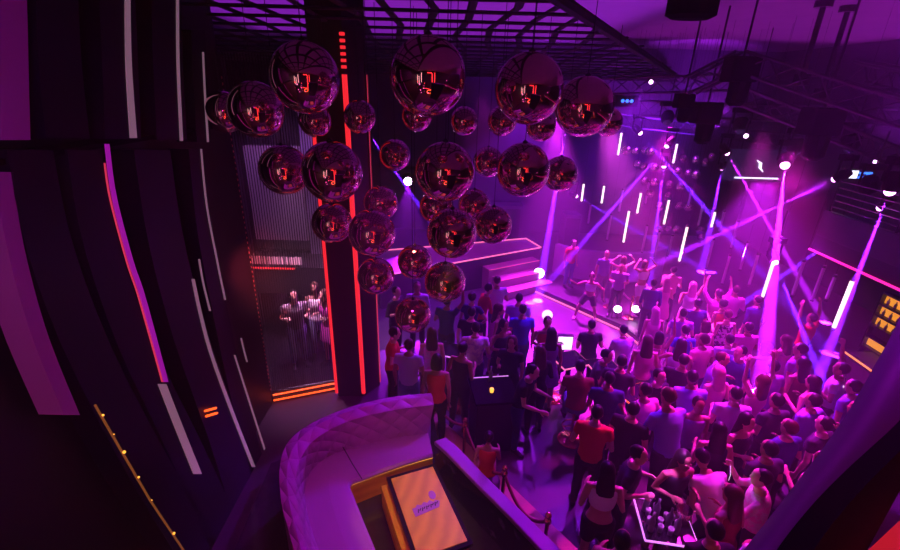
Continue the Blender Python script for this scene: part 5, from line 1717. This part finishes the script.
spot((7.2, 11.0, 5.0), (6.2, 9.0, 1.0), 2600 * LK, (1, .03, .8), 34)
# booth: soft purple wash and a warm lamp over the table
spot((-.5, 3.2, 5.2), (-1.3, 4.5, .7), 190 * LK, (1, .015, .80), 58)
spot((.0, 4.1, 4.2), (tcn.x - .12, tcn.y, .7), 125 * LK, (1, .62, .01), 27, .3, .05, 'table_spot')
spot((-.25, 4.1, 3.2), (tcn.x - .3, tcn.y, .5), 20 * LK, (1, .60, .03), 70, .5, .05, 'table_spot')
# lilac light on the glass table
spot((pt.x - .1, pt.y + .2, 2.6), (pt.x, pt.y, .8), 190 * LK, (.8, .1, 1), 28, .4, .05, 'table_spot')
# red spill near the pillar
spot((-.6, 5.9, 4.6), (-.1, 6.5, .8), 50 * LK, (1, .15, .1), 50)
spot((-2.6, 5.6, 3.4), (-3.3, 6.95, 2.6), 350 * LK, (1, .10, .12), 40)
# ceiling uplights and louvred wall graze
area((8.2, 10.0, 6.7), (8.2, 10.0, 9), 7, 10, 150 * LK, (.46, .02, .62))
spot((7.0, 12.5, 5.0), (8.0, 18.5, 6.4), 2600 * LK, (.36, .015, .8), 62)
spot((7.6, 8.6, 5.0), (12.0, 10.0, 6.4), 1500 * LK, (.36, .015, .7), 70)
area((0.5, 3.0, 6.9), (0.5, 3.0, 9), 7, 7, 30 * LK, (.50, .03, .72))
area((-1, 12.0, 6.75), (-1, 12.0, 9), 10, 9, 330 * LK, (.44, .03, .9))
spot((-.6, -.6, 6.5), (-3.0, 2.0, 4.9), 90 * LK, (.60, .02, .8), 60)
# alcove
spot((-2.75, 7.6, 4.4), (-2.8, 8.2, .6), 1000 * LK, (.95, .40, .8), 64)
spot((-3.2, 8.0, 5.6), (-3.4, 9.5, 3.2), 110 * LK, (.6, .20, .9), 80)
# parapet
spot((3.2, 3.6, 6.4), (1.5, 1.5, 4.7), 210 * LK, (.55, .012, .85), 60)

# ------------------------------------------------------------------ hazy air, world, render look
w = bpy.data.worlds.new('world')
SC.world = w
w.use_nodes = True
nt = w.node_tree
nt.nodes['Background'].inputs[0].default_value = (.02, .003, .03, 1)
nt.nodes['Background'].inputs[1].default_value = .3
vs = nt.nodes.new('ShaderNodeVolumeScatter')
vs.inputs['Color'].default_value = (1, 1, 1, 1)
vs.inputs['Density'].default_value = .0135
vs.inputs['Anisotropy'].default_value = .25
nt.links.new(vs.outputs[0], nt.nodes['World Output'].inputs['Volume'])
try:
    w.cycles.homogeneous_volume = True
except Exception:
    pass
vsn = SC.view_settings
vsn.view_transform = 'Standard'
vsn.look = 'None'
vsn.gamma = 1
vsn.exposure = .3
vsn.use_curve_mapping = False
try:
    SC.cycles.use_denoising = True
    SC.cycles.max_bounces = 6
    SC.cycles.volume_bounces = 0
    SC.cycles.caustics_reflective = False
    SC.cycles.caustics_refractive = False
    SC.cycles.sample_clamp_indirect = 4
except Exception:
    pass
